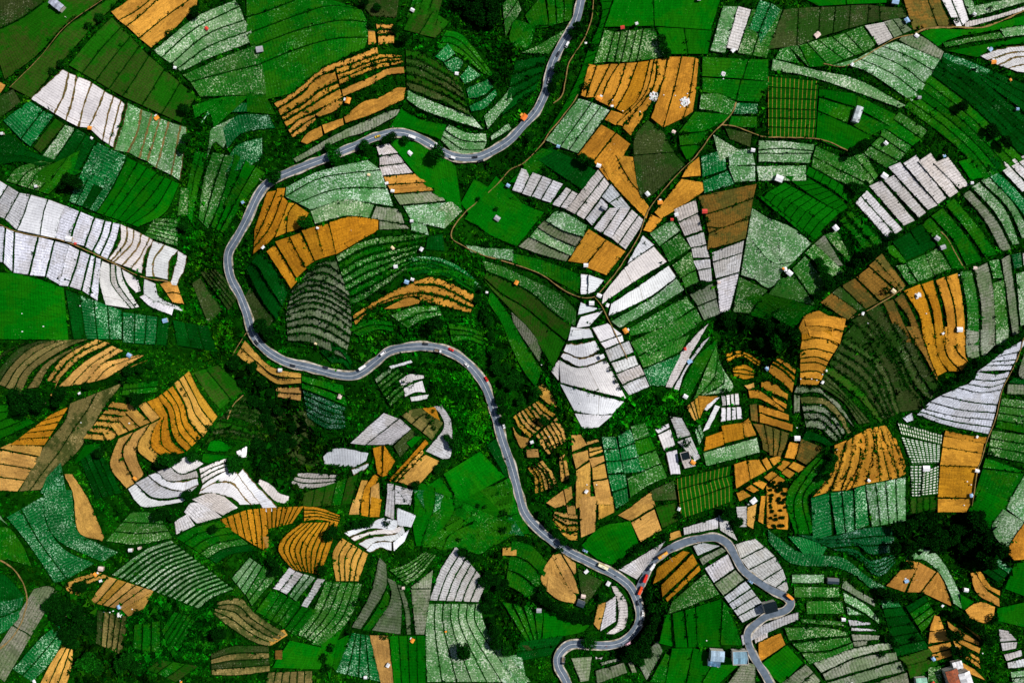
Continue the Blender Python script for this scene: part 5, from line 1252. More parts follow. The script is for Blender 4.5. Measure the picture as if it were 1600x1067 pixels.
# zones of ground cover: polygon (survey units), leaf colour, shrub size, density
ZONES = [
 ([(370,555),(430,600),(480,640),(510,680),(560,695),(505,708),(480,745),(400,760),(380,700),(400,640)], (0.002,0.044,0.001), 3.2, 1.5),
 ([(290,130),(330,170),(370,260),(395,290),(350,370),(345,470),(380,560),(300,560),(285,480),(290,300),(285,200)], (0.003,0.105,0.001), 1.9, 1.3),
 ([(1120,490),(1240,490),(1255,560),(1215,570),(1150,600),(1120,560)], (0.002,0.055,0.001), 2.4, 1.4),
 ([(1390,800),(1480,795),(1560,830),(1600,870),(1560,890),(1510,870),(1460,865),(1400,860)], (0.001,0.033,0.001), 3.0, 1.5),
 ([(755,880),(800,850),(850,880),(850,940),(880,975),(840,1000),(800,1020),(770,960)], (0.002,0.077,0.001), 2.0, 1.3),
 ([(80,920),(150,930),(150,1000),(230,1000),(240,1067),(110,1070)], (0.002,0.050,0.001), 3.0, 1.4),
 ([(200,940),(330,920),(340,1010),(260,1040),(200,1060)], (0.002,0.094,0.002), 2.2, 1.3),
 ([(1000,910),(1040,920),(1030,970),(1010,1030),(960,1030),(975,1000),(1003,970)], (0.001,0.039,0.001), 2.6, 1.5),
 ([(560,500),(610,480),(720,485),(770,520),(790,560),(740,560),(640,530),(560,560)], (0.003,0.138,0.002), 1.8, 1.4),
 ([(660,570),(740,570),(775,640),(795,720),(720,740),(700,650)], (0.003,0.127,0.001), 1.8, 1.3),
 ([(700,370),(760,400),(860,590),(830,620),(790,590),(750,500)], (0.003,0.099,0.001), 1.9, 1.2),
 ([(900,610),(1000,595),(1080,640),(1090,660),(1020,670),(960,680),(900,690)], (0.004,0.149,0.002), 2.2, 1.5),
 ([(830,570),(870,560),(900,650),(900,690),(880,720),(860,650)], (0.003,0.105,0.001), 2.0, 1.3),
 ([(600,-20),(800,-20),(820,90),(790,130),(740,60)], (0.002,0.077,0.001), 2.2, 1.2),
 ([(450,740),(560,700),(560,780),(470,800)], (0.002,0.050,0.001), 2.6, 1.4),
 ([(1230,400),(1340,500),(1310,350),(1350,330),(1390,380),(1300,470)], (0.002,0.094,0.001), 2.0, 1.2),
 ([(1280,790),(1310,730),(1260,860),(1200,820)], (0.003,0.099,0.001), 2.0, 1.2)]
def inside(poly, x, y):
    r = np.zeros(np.shape(x), bool); n = len(poly)
    for i in range(n):
        x1, y1 = poly[i]; x2, y2 = poly[(i+1) % n]
        if y1 == y2: continue
        c = ((y1 > y) != (y2 > y)) & (x < (x2-x1)*(y-y1)/(y2-y1)+x1); r ^= c
    return r
def tone_at(x, y):
    base = np.array((0.003, 0.105, 0.0015)); col = np.tile(base, (len(x), 1)); sz = np.full(len(x), 1.35); de = np.full(len(x), 0.8)
    jx = x+14*vnoise(x/17, y/17); jy = y+14*vnoise(x/17+40, y/17+9)
    for poly, c, s, d in ZONES:
        m = inside(poly, jx, jy); col[m] = c; sz[m] = s; de[m] = d
    return col, sz, de
fx, fy = PX.ravel(), PY.ravel()
gc, _, _ = tone_at(fx, fy)
gc = gc*np.array([1.6, 0.62, 0.9])*(0.75+0.35*vnoise(fx/23, fy/23))[:, None]
Vt = world_xyz(PX, PY, Ht).reshape(-1, 3)
ny, nx = PX.shape; I = np.arange(ny*nx).reshape(ny, nx)
F = np.c_[I[:-1, :-1].ravel(), I[1:, :-1].ravel(), I[1:, 1:].ravel(), I[:-1, 1:].ravel()]
# far skirt out to the horizon
rim = np.concatenate([I[0, :], I[1:, -1], I[-1, -2::-1], I[-2:0:-1, 0]]); R = Vt[rim].copy(); R[:, :2] *= 6; R[:, 2] = 0
nb = len(Vt); Vt = np.concatenate([Vt, R]); m = len(rim); i = np.arange(m); j = (i+1) % m
F = np.concatenate([F, np.c_[rim[i], rim[j], nb+j, nb+i]])
me = fast_mesh('terrain', Vt, F, 4, True)
if me.polygons[len(me.polygons)//3].normal.z < 0: me.flip_normals()
colr = np.concatenate([gc, np.tile((0.010, 0.06, 0.006), (m, 1))]); colr = np.c_[colr, np.ones(len(colr))].astype(np.float32)
a = me.color_attributes.new('tint', 'FLOAT_COLOR', 'POINT'); a.data.foreach_set('color', colr.ravel())
tag(link('terrain', me, M_GROUND), kind='structure')

# undergrowth on every patch that is not a plot, a road or a path
N = 420000
x = RNG.uniform(-60, 1660, N); y = RNG.uniform(-60, 1127, N)
ci = ((x-GX0)/2).astype(int); cj = ((y-GY0)/2).astype(int)
free = ~COVER[cj, ci] & (sample(ROAD_D, x, y) > 9.5)
x, y = x[free], y[free]; col, sz, de = tone_at(x, y)
clump = np.clip(0.5+0.45*vnoise(x/9, y/9)+0.35*vnoise(x/31+5, y/31), 0, 1.1)
keep = RNG.random(len(x)) < de*(0.35+0.9*clump)*0.9
x, y, col, sz, clump = x[keep], y[keep], col[keep], sz[keep], clump[keep]
s = sz*RNG.uniform(0.5, 1.3, len(x))
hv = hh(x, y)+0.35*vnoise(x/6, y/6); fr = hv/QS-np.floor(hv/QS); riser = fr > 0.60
jumbo = RNG.random(len(x)) < 0.045; s = np.where(jumbo, s*2.1, s)
P = world_xyz(x, y, stepped(hv)-0.35)
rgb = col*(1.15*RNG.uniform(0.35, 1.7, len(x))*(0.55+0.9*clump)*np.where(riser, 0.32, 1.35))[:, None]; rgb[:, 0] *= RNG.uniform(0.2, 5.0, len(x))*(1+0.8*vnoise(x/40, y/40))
big = s > 1.9
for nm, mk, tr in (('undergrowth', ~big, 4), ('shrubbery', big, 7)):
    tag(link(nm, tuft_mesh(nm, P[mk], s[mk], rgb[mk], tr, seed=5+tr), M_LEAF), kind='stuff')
# round bushes standing out of the undergrowth
N = 16000
bx, by = RNG.uniform(-60, 1660, N), RNG.uniform(-60, 1127, N)
ci = ((bx-GX0)/2).astype(int); cj = ((by-GY0)/2).astype(int)
ok = (~COVER[cj, ci]) & (sample(ROAD_D, bx, by) > 11) & (vnoise(bx/22+3, by/22) > -0.25)
bx, by = bx[ok], by[ok]; bc, bs, bd = tone_at(bx, by); R = RNG.uniform(0.9, 2.3, len(bx))*np.sqrt(bs/1.5)
M = 12; d = RNG.normal(0, 1, (len(bx), M, 3)); d /= np.linalg.norm(d, axis=-1, keepdims=True); d[..., 2] = np.abs(d[..., 2])
base = world_xyz(bx, by, stepped(hh(bx, by)))
pts = (base[:, None]+d*R[:, None, None]*np.array([0.8, 0.8, 1.1])).reshape(-1, 3)
rgb = np.repeat(bc*RNG.uniform(0.30, 1.15, (len(bx), 1)), M, 0)
tag(link('bushes', tuft_mesh('bushes', pts, np.repeat(R*0.62, M), rgb, 3, 0.8, 77), M_LEAF), kind='stuff')
# ---------------------------------------------------------------- shape helper for small things
class MB:
    def __init__(s): s.v = []; s.f = []
    def box(s, x0, x1, y0, y1, z0, z1, top=None):
        """top = (dx0,dx1,dy0,dy1): how far the upper face is pulled in on each side"""
        t = top or (0, 0, 0, 0); n = len(s.v)
        s.v += [(x0,y0,z0),(x1,y0,z0),(x1,y1,z0),(x0,y1,z0),(x0+t[0],y0+t[2],z1),(x1-t[1],y0+t[2],z1),(x1-t[1],y1-t[3],z1),(x0+t[0],y1-t[3],z1)]
        s.f += [tuple(n+i for i in q) for q in ((3,2,1,0),(4,5,6,7),(0,1,5,4),(1,2,6,5),(2,3,7,6),(3,0,4,7))]; return s
    def cyl(s, c, r, h, axis='z', seg=12, r2=None):
        n = len(s.v); r2 = r if r2 is None else r2
        for k, rr in ((0, r), (1, r2)):
            for i in range(seg):
                a = 2*math.pi*i/seg; p = (rr*math.cos(a), rr*math.sin(a)); q = (k-0.5 if axis != 'z' else k)*h
                s.v.append((c[0]+p[0], c[1]+p[1], c[2]+q) if axis == 'z' else (c[0]+p[0], c[1]+q, c[2]+p[1]) if axis == 'y' else (c[0]+q, c[1]+p[0], c[2]+p[1]))
        s.f += [(n+i, n+(i+1) % seg, n+seg+(i+1) % seg, n+seg+i) for i in range(seg)]
        s.f += [tuple(n+i for i in reversed(range(seg))), tuple(n+seg+i for i in range(seg))]; return s
    def poly(s, pts, faces):
        n = len(s.v); s.v += pts; s.f += [tuple(n+i for i in f) for f in faces]; return s
    def mesh(s, name):
        me = bpy.data.meshes.new(name); me.from_pydata(s.v, [], s.f); me.update(); return me
    def build(s, name, mat, parent, color=None):
        o = link(name, s.mesh(name), mat, parent)
        if color: o.color = (*color, 1)
        return o
def copy_tree(o, parent=None):
    c = o.copy(); COL.objects.link(c)
    if parent is not None: c.parent = parent
    for ch in list(o.children): copy_tree(ch, c)
    return c

M_PAINT = simple_mat('vehicle_paint', (1,1,1), 0.3, alt=(0.93,0.93,0.93), scale=1.0, spec=0.5, objcol=True)
M_GLASS = simple_mat('vehicle_glass', (0.015,0.02,0.028), 0.12, spec=0.6)
M_TYRE = simple_mat('tyre', (0.02,0.02,0.02), 0.9)
M_LAMP = simple_mat('lamp_glass', (0.7,0.7,0.65), 0.2, spec=0.6)
M_TAIL = simple_mat('tail_lamp_glass', (0.5,0.02,0.01), 0.3, spec=0.6)
M_TIN = simple_mat('painted_tin_roof', (1,1,1), 0.5, alt=(0.72,0.72,0.74), scale=0.9, spec=0.4, objcol=True)
M_TARP = simple_mat('tarpaulin', (1,1,1), 0.7, alt=(0.8,0.8,0.8), scale=1.2, spec=0.3, objcol=True)
M_WALL = simple_mat('hut_wall', (1,1,1), 0.9, alt=(0.7,0.68,0.62), scale=1.0, objcol=True)
M_WOOD = simple_mat('weathered_wood', (0.20,0.14,0.09), 0.9, alt=(0.11,0.08,0.05))
M_DARK = simple_mat('dark_opening', (0.02,0.02,0.02), 0.9)
M_CONC = simple_mat('yard_concrete', (0.5,0.46,0.42), 0.9, alt=(0.36,0.32,0.28), scale=0.6)
M_WATER = simple_mat('pond_liner_water', (0.006,0.022,0.030), 0.15, spec=0.6)
M_SKIN = simple_mat('skin', (0.30,0.17,0.10), 0.7)
M_CLOTH = simple_mat('cloth', (1,1,1), 0.9, objcol=True)
M_BLACK = simple_mat('tarred_roof', (0.010,0.020,0.026), 0.95, alt=(0.006,0.010,0.014), spec=0.05)
M_RUST = simple_mat('rusty_tin', (0.42,0.10,0.035), 0.8, alt=(0.15,0.05,0.025), scale=0.7)

# ---------------------------------------------------------------- vehicles
def wheel_set(root, xs, y, r, w):
    for x in xs:
        for s in (-1, 1):
            o = MB().cyl((0,0,0), r, w, 'y', 12).build('wheel', M_TYRE, root); o.location = (x, s*y, r)
            h = MB().cyl((0, s*w*0.5, 0), r*0.5, 0.04, 'y', 8).build('rim', M_LAMP, o)
def make_car(col):
    r = empty('car')
    MB().box(-2.15,2.15,-0.86,0.86,0.34,0.80,(0.03,0.05,0.03,0.03)).box(-2.10,2.10,-0.83,0.83,0.80,0.98,(0.1,0.25,0.06,0.06)).build('body', M_PAINT, r, col)
    MB().box(-1.75,0.95,-0.74,0.74,0.98,1.42,(0.45,0.62,0.14,0.14)).build('window_band', M_GLASS, r)
    MB().box(-1.28,0.32,-0.60,0.60,1.42,1.47,(0.05,0.05,0.05,0.05)).build('roof', M_PAINT, r, col)
    wheel_set(r, (-1.32,1.30), 0.80, 0.32, 0.2)
    for s in (-1,1):
        MB().box(2.06,2.16,s*0.62-0.17,s*0.62+0.17,0.62,0.78).build('headlight', M_LAMP, r)
        MB().box(-2.17,-2.08,s*0.66-0.13,s*0.66+0.13,0.64,0.80).build('tail_light', M_TAIL, r)
        MB().box(0.55,0.70,s*0.94-0.08,s*0.94+0.08,0.96,1.08).build('mirror', M_PAINT, r, col)
    return r
def make_van(col):
    r = empty('van')
    MB().box(-2.3,2.3,-0.9,0.9,0.36,1.15,(0.02,0.06,0.02,0.02)).box(-2.28,1.75,-0.88,0.88,1.15,1.95,(0.12,0.5,0.10,0.10)).build('body', M_PAINT, r, col)
    MB().box(1.28,2.05,-0.80,0.80,1.16,1.80,(0.02,0.62,0.1,0.1)).build('windscreen', M_GLASS, r)
    for s in (-1,1):
        MB().box(-1.9,1.15,s*0.87-0.03,s*0.87+0.03,1.25,1.68).build('side_window', M_GLASS, r)
        MB().box(2.2,2.34,s*0.64-0.16,s*0.64+0.16,0.65,0.85).build('headlight', M_LAMP, r)
    wheel_set(r, (-1.45,1.45), 0.82, 0.34, 0.22); return r
def make_truck(col, bed, covered, L=6.4):
    r = empty('truck'); h = L/2
    MB().box(-h,h,-0.55,0.55,0.55,0.80).build('chassis', M_TYRE, r)
    MB().box(h-1.75,h,-1.0,1.0,0.6,1.45,(0,0.03,0.02,0.02)).box(h-1.75,h-0.05,-0.98,0.98,1.45,2.2,(0.05,0.40,0.10,0.10)).build('cab', M_PAINT, r, col)
    MB().box(h-0.55,h-0.02,-0.86,0.86,1.50,2.08,(0.06,0.40,0.08,0.08)).build('windscreen', M_GLASS, r)
    if covered: MB().box(-h,h-1.9,-1.12,1.12,0.85,2.75,(0.03,0.03,0.08,0.08)).build('cargo_box', M_PAINT, r, bed)
    else:
        MB().box(-h,h-1.9,-1.1,1.1,0.82,0.95).build('bed_floor', M_WOOD, r)
        m = MB(); m.box(-h,h-1.9,-1.12,-1.04,0.95,1.5); m.box(-h,h-1.9,1.04,1.12,0.95,1.5); m.box(-h,-h+0.08,-1.04,1.04,0.95,1.5); m.box(h-1.98,h-1.9,-1.04,1.04,0.95,1.6)
        m.build('bed_side', M_PAINT, r, bed)['kind'] = 'thing'
    for s in (-1,1): MB().box(h-0.02,h+0.06,s*0.75-0.16,s*0.75+0.16,0.75,0.95).build('headlight', M_LAMP, r)
    wheel_set(r, (-h+1.2,h-0.95), 0.92, 0.42, 0.26); return r
def make_bus(col, top):
    r = empty('bus')
    MB().box(-4.4,4.4,-1.2,1.2,0.5,1.5,(0.02,0.04,0.02,0.02)).build('body', M_PAINT, r, col)
    MB().box(-4.35,4.3,-1.15,1.15,1.5,2.35,(0.06,0.22,0.06,0.06)).build('window_band', M_GLASS, r)
    MB().box(-4.3,4.1,-1.12,1.12,2.35,2.75,(0.15,0.2,0.18,0.18)).build('roof', M_PAINT, r, top)
    MB().box(-1.4,0.9,-0.5,0.5,2.75,2.93,(0.1,0.1,0.1,0.1)).build('roof_unit', M_PAINT, r, (0.45,0.45,0.4))
    for s in (-1,1): MB().box(4.37,4.46,s*0.85-0.2,s*0.85+0.2,0.8,1.05).build('headlight', M_LAMP, r)
    wheel_set(r, (-2.8,2.9), 1.08, 0.48, 0.28); return r
def skin_body(name, pts, edges, radii, mat, parent, levels=1):
    me = bpy.data.meshes.new(name); me.from_pydata(pts, edges, []); o = link(name, me, mat, parent)
    md = o.modifiers.new('skin', 'SKIN')
    for i, rr in enumerate(radii): me.skin_vertices[0].data[i].radius = (rr, rr)
    me.skin_vertices[0].data[0].use_root = True
    sb = o.modifiers.new('sub', 'SUBSURF'); sb.levels = levels; sb.render_levels = levels
    return o
def make_rider(parent, shirt, helm):
    P = [(-0.15,0,0.85),(-0.05,0,1.15),(0.05,0,1.38),(0.08,0,1.5),(0.12,0,1.66),(0.25,0.20,1.12),(0.52,0.26,1.02),(0.25,-0.20,1.12),(0.52,-0.26,1.02),(0.02,0.2,1.36),(0.02,-0.2,1.36),(0.28,0.17,0.80),(0.28,-0.17,0.80),(0.05,0.17,0.32),(0.05,-0.17,0.32),(0.18,0.17,0.28),(0.18,-0.17,0.28)]
    E = [(0,1),(1,2),(2,3),(3,4),(2,9),(9,5),(5,6),(2,10),(10,7),(7,8),(0,11),(0,12),(11,13),(12,14),(13,15),(14,16)]
    R = [0.15,0.15,0.16,0.07,0.10,0.05,0.04,0.05,0.04,0.08,0.08,0.08,0.08,0.05,0.05,0.05,0.05]
    p = empty('person'); p.parent = parent
    return skin_body('body', P, E, R, M_CLOTH, p)
def make_motorcycle(col):
    r = empty('motorcycle')
    for x in (-0.62,0.62):
        o = MB().cyl((0,0,0), 0.29, 0.10, 'y', 12).build('wheel', M_TYRE, r); o.location = (x, 0, 0.29)
    MB().box(-0.75,0.25,-0.14,0.14,0.55,0.80,(0.1,0.05,0.03,0.03)).box(0.2,0.55,-0.12,0.12,0.45,0.95,(0.05,0.15,0.04,0.04)).build('fairing', M_PAINT, r, col)
    MB().box(-0.55,0.15,-0.15,0.15,0.80,0.87).build('seat', M_TYRE, r)
    MB().box(0.44,0.50,-0.34,0.34,0.98,1.02).build('handlebar', M_TYRE, r)
    return r
def road_heading(px, py):
    best = None
    for c, z in ROAD_INFO:
        d = np.hypot(c[:, 0]-px, c[:, 1]-py); i = int(d.argmin())
        if best is None or d[i] < best[0]:
            i1, i2 = max(i-2, 0), min(i+2, len(c)-1); best = (d[i], c[i2]-c[i1], z[i])
    return math.atan2(-best[1][1], best[1][0]), best[2]
def put_on_road(o, px, py, flip=False, dh=0.0):
    a, z = road_heading(px, py); o.location = tuple(float(v) for v in world_xyz(px, py, z+0.03)); o.rotation_euler = (0, 0, a+(math.pi if flip else 0)+dh)
    return o
WH=(0.85,0.85,0.87); BK=(0.03,0.035,0.045); RD=(0.75,0.03,0.02); YL=(0.75,0.50,0.05); BL=(0.25,0.40,0.60); OR=(0.85,0.30,0.03); GY=(0.25,0.27,0.30)
for kind, x, y, col, fl, lab in [
 ('car',590,214,YL,0,'yellow car on the upper road above the three silver plots'),
 ('truckw',644,215,WH,0,'white covered truck at the top of the upper road arch'),
 ('car',676,230,WH,0,'white car on the inner lane just above the big roadside tree'),
 ('car',683,226,WH,1,'white car beside another white one, nearer the pale fan'),
 ('van',707,247,WH,0,'white van in the dip of the upper road past the roadside tree'),
 ('car',742,246,BK,0,'black car under the pale fan, the one further left of the two black ones'),
 ('car',751,252,BK,0,'black car at the lowest point of the upper road bend'),
 ('car',522,241,WH,0,'white car half under the bushy tree on the upper road'),
 ('car',560,233,BK,0,'dark car in tree shade on the upper road'),
 ('van',886,71,WH,0,'white van on the northern road verge'),
 ('car',872,85,BK,0,'dark car on the northern road near a white van'),
 ('car',857,127,GY,0,'grey car in the shade of the northern road trees'),
 ('car',401,535,BK,0,'dark car at the road bend beside the dirt path'),
 ('car',458,571,BK,0,'dark car above the shaded ochre slope'),
 ('car',509,574,BK,0,'dark car with a pale roof on the dip of the middle road'),
 ('truckw',567,574,WH,0,'white truck climbing out of the middle road dip'),
 ('van',599,552,WH,0,'white van on the middle road before the arch'),
 ('car',665,537,BK,0,'dark car at the outer edge of the middle road arch'),
 ('truckb',685,548,WH,0,'white pickup at the crown of the middle road arch'),
 ('car',705,546,RD,0,'red car at the crown of the middle road arch'),
 ('car',729,570,WH,0,'small white car on the inner lane after the arch'),
 ('car',760,592,RD,0,'red car heading down the long straight road'),
 ('car',787,665,WH,0,'white car on the long straight beside the meadow'),
 ('bus',942,884,YL,0,'yellow and white bus between the parallelogram and the ochre bean'),
 ('car',914,860,BL,0,'light blue car parked below the smooth parallelogram'),
 ('bus2',1035,866,OR,0,'orange bus on the side road above the golden stubble'),
 ('truckw',1019,884,WH,0,'white covered truck queueing behind the orange bus'),
 ('truckr',1008,902,RD,0,'red truck at the mouth of the side road'),
 ('truckr',1000,921,(0.80,0.08,0.02),0,'orange red truck turning at the road junction'),
 ('car',996,941,BK,0,'small dark car just past the road junction'),
 ('car',1004,957,WH,0,'small white car at the outer edge above the hairpin trees'),
 ('car',1000,972,BK,0,'dark car in the tree shade of the hairpin'),
 ('van',981,1004,(0.80,0.45,0.55),0,'pale pink van leaving the hairpin trees'),
 ('truckb',880,1031,BK,0,'dark truck on the bottom bend of the lower road'),
 ('car',1172,908,BL,0,'blue and white car beside the dusty strips of the side road'),
 ('truckr',1233,931,OR,0,'orange and white truck in the sharp right corner of the side road')]:
    if kind == 'car': o = make_car(col)
    elif kind == 'van': o = make_van(col)
    elif kind == 'truckw': o = make_truck(col, (0.85,0.85,0.85), True, 6.0)
    elif kind == 'truckb': o = make_truck(col, (0.5,0.5,0.52), False, 5.6)
    elif kind == 'truckr': o = make_truck(col, col, True, 6.6)
    elif kind == 'bus': o = make_bus(col, (0.85,0.82,0.55))
    else: o = make_bus(col, (0.85,0.40,0.05))
    tag(put_on_road(o, x, y, fl), lab, {'car':'car','van':'van','bus':'bus','bus2':'bus'}.get(kind, 'truck'), 'vehicles on the valley road')
    if kind.startswith('bus'): o['group'] = 'buses on the valley road'
moto0 = None
for i, (x, y, where) in enumerate([(860,110,'on the northern road below the vans'),(843,157,'on the northern road beside the leafy slope'),(835,173,'above the orange tarpaulin'),(826,186,'just above the bare patch by the orange tarpaulin'),(692,554,'behind the white pickup on the arch'),(668,548,'alone on the middle road arch'),(1086,841,'on the side road crown'),(1091,846,'on the inner side of the side road crown'),(1050,858,'above the golden stubble'),(890,1015,'on the bottom road bend'),(962,899,'near the road junction'),(947,1009,'on the lower road under the oval')]):
    c = random.choice([RD, BK, GY, BL]); o = make_motorcycle(c)
    tag(put_on_road(o, x, y), 'small dark motorcycle '+where, 'motorcycle', 'motorcycles on the road')
    rb = make_rider(None, None, None); p = rb.parent; p.location = o.location; p.rotation_euler = o.rotation_euler
    rb.color = (*random.choice([(0.05,0.05,0.06),(0.4,0.05,0.03),(0.1,0.15,0.3),(0.5,0.5,0.5)]), 1)
    hd = MB().cyl((0.12,0,1.62), 0.13, 0.22, 'z', 10, 0.09).build('helmet', M_PAINT, p, random.choice([(0.6,0.6,0.6),(0.05,0.05,0.05),(0.5,0.05,0.03)]))
    tag(p, 'person in a helmet riding a motorcycle '+where, 'person', 'motorcycle riders')

# ---------------------------------------------------------------- nearest plot, for saying where a thing stands
_PC = []
for (code, opt, curves, counts, phrase) in parse(PLOTS):
    for c in curves:
        q, L = smooth_line(c, 8.0)
        for p in q: _PC.append((p[0], p[1], phrase))
_PXY = np.array([(a, b) for a, b, _ in _PC])
def where(px, py): return _PC[int(np.hypot(_PXY[:, 0]-px, _PXY[:, 1]-py).argmin())][2]
def short(words, s, n=16):
    w = (words+' '+s).split(); return ' '.join(w[:n])
def ang_at(deg): return math.radians(deg)

# ---------------------------------------------------------------- huts, tarpaulins, heaps
def gable(m, w, d, h, eave=0.25, over=0.3, thick=0.06):
    """gable roof of two slopes over a w x d plan, ridge along x"""
    a, b = w/2+over, d/2+over
    return m
def make_hut(col, w=4.6, d=3.6, lean=False):
    r = empty('field_hut')
    h = 2.0
    wl_ = MB(); t = 0.12
    wl_.box(-w/2,w/2,-d/2,-d/2+t,0,h).box(-w/2,-w/2+t,-d/2+t,d/2-t,0,h).box(w/2-t,w/2,-d/2+t,d/2-t,0,h).box(-w/2,w/2,d/2-t,d/2,0,h)
    wl_.build('wall', M_WALL, r, (0.45,0.38,0.30))['kind'] = 'thing'
    MB().box(-0.4,0.4,-d/2-0.03,-d/2-0.003,0,1.8).build('door', M_WOOD, r)
    MB().box(w*0.22,w*0.22+0.8,-d/2-0.03,-d/2-0.003,1.0,1.6).build('window', M_DARK, r)
    a, b, rise = w/2+0.3, d/2+0.3, (0.35 if lean else 0.55)
    for s in (-1, 1):
        z0, z1 = h+0.02, h+0.02+rise
        MB().poly([(-a,s*b,z0),(a,s*b,z0),(a,s*0.01,z1),(-a,s*0.01,z1),(-a,s*b,z0+0.06),(a,s*b,z0+0.06),(a,s*0.01,z1+0.06),(-a,s*0.01,z1+0.06)],
                  [(0,1,2,3),(7,6,5,4),(0,4,5,1),(1,5,6,2),(2,6,7,3),(3,7,4,0)]).build('roof_panel', M_TIN, r, tuple(c*(1.0 if s > 0 else 0.94) for c in col))
    return r
def make_tarp(col, w=3.4, col2=None):
    """tarpaulin stretched over four poles with a sagging ridge"""
    r = empty('tarpaulin_shelter'); m = MB(); n = 6; g = random.Random(int(w*100)+len(bpy.data.objects)); pts = []
    for i in range(n):
        for j in range(n):
            x, y = (i/(n-1)-0.5)*w, (j/(n-1)-0.5)*w*0.8
            pts.append((x+g.uniform(-.15,.15), y+g.uniform(-.15,.15), 1.9-abs(y)*0.45-0.1*abs(math.sin(x*2))+g.uniform(-.05,.05)))
    fs = [(i*n+j, (i+1)*n+j, (i+1)*n+j+1, i*n+j+1) for i in range(n-1) for j in range(n-1)]
    m.poly(pts, fs).build('sheet', M_TARP, r, col)
    for sx in (-1,1):
        for sy in (-1,1): MB().cyl((sx*w*0.42, sy*w*0.32, 0), 0.05, 1.6, 'z', 6).build('pole', M_WOOD, r)
    if col2: MB().box(-w*0.2,w*0.35,w*0.42,w*0.75,0.0,0.7,(0.2,0.2,0.1,0.1)).build('bundle', M_TARP, r, col2)
    return r
def make_heap(col, r0=2.4):
    """a pile of pale sacks"""
    r = empty('sack_heap'); g = random.Random(len(bpy.data.objects))
    for i in range(int(9+r0*r0*3.4)):
        a, d = g.uniform(0, 6.28), r0*math.sqrt(g.random()); z = max(0, 0.55*(1-d/r0)); w, l, h = g.uniform(.4,.6), g.uniform(.6,.95), g.uniform(.25,.4)
        m = MB(); m.box(-l,l,-w,w,0,h,(0.12,0.12,0.12,0.12)); o = m.build('sack', M_TARP, r, tuple(c*g.uniform(.85,1) for c in col)); o.location = (d*math.cos(a), d*math.sin(a), z); o.rotation_euler = (g.uniform(-.2,.2), g.uniform(-.2,.2), g.uniform(0,3))
    return r
CNAME = {'w':((0.88,0.88,0.9),'white'), 'o':((0.90,0.32,0.03),'orange'), 'r':((0.70,0.05,0.03),'red'), 'b':((0.30,0.50,0.75),'light blue'), 'g':((0.42,0.42,0.45),'grey'), 'p':((0.80,0.62,0.55),'pale pink'), 'y':((0.85,0.68,0.40),'beige'), 'k':((0.03,0.05,0.07),'dark')}
used_lab = {}
def label_once(base, px, py):
    ph = where(px, py); s = short(base, 'on or beside the plot '+ph)
    k = s; used_lab.setdefault(k, []).append((px, py)); return s
HUTS = '''w 6 210 5 10|w 994 39 5 20|r 972 45 7 10|w 1091 1 6 0|b 872 230 6 -20|w 935 260 8 -20|w 1175 236 7 -10|w 1382 225 7 -45|w 1520 24 6 -30|b 1397 4 12 -10|b 1415 34 9 -60|w 59 292 5 10
w 110 374 11 -8|b 260 501 9 15|b 381 317 5 30|g 777 342 10 -35|b 794 291 7 -30|w 659 390 7 60|w 619 417 7 10|b 636 441 8 -20|w 645 437 6 -20|w 1011 304 8 -50|w 1056 336 7 20|r 1049 344 5 0|r 1100 331 9 0|g 944 325 9 -30|w 915 415 8 0|o 807 442 8 60|w 924 474 9 0
w 1216 280 13 -20|w 1304 357 10 -50|w 1380 276 11 -35|g 1462 373 9 -35|g 1471 387 9 20|w 1232 427 10 -40|w 1497 515 10 0|y 1394 455 8 -40|b 204 555 8 -30|p 532 619 8 70|w 439 578 7 0|w 1070 619 8 -30|b 1445 1027 1 0|w 940 557 8 25|w 1244 684 10 0|w 1445 731 12 0|w 831 690 6 20|w 1456 1027 1 0
w 206 858 7 0|p 220 855 5 20|p 160 887 9 -10|w 607 1037 7 60|w 950 910 8 60|p 911 930 8 -10|k 907 941 14 -20|g 842 952 9 0|w 1316 966 7 0|w 1507 920 8 -10|b 1456 1027 7 -50|k 1300 906 20 -3|w 572 1056 6 0|g 407 79 12 10|w 645 18 7 -30|p 1122 442 5 0|w 1516 287 5 0|b 1587 172 5 0|g 1434 154 6 0|w 1060 794 6 70|p 631 917 5 0|w 644 346 6 0'''
for e in HUTS.replace('\n', '|').split('|'):
    c, x, y, w_, a_ = e.split(); x, y, w_, a_ = float(x), float(y), float(w_), float(a_)
    if w_ < 2: continue
    rgb, cn = CNAME[c]; W_ = w_*0.43
    o = make_hut(rgb, max(1.6, W_-0.5), max(1.5, (W_*0.85 if w_ < 16 else W_*0.5)-0.5)); o.location = spot(x, y, 0.4); o.rotation_euler = (0, 0, ang_at(a_))
    tag(o, label_once(('tiny ' if w_ < 7 else 'small ' if w_ < 10 else '')+cn+' roofed field hut', x, y), 'hut', 'field huts')
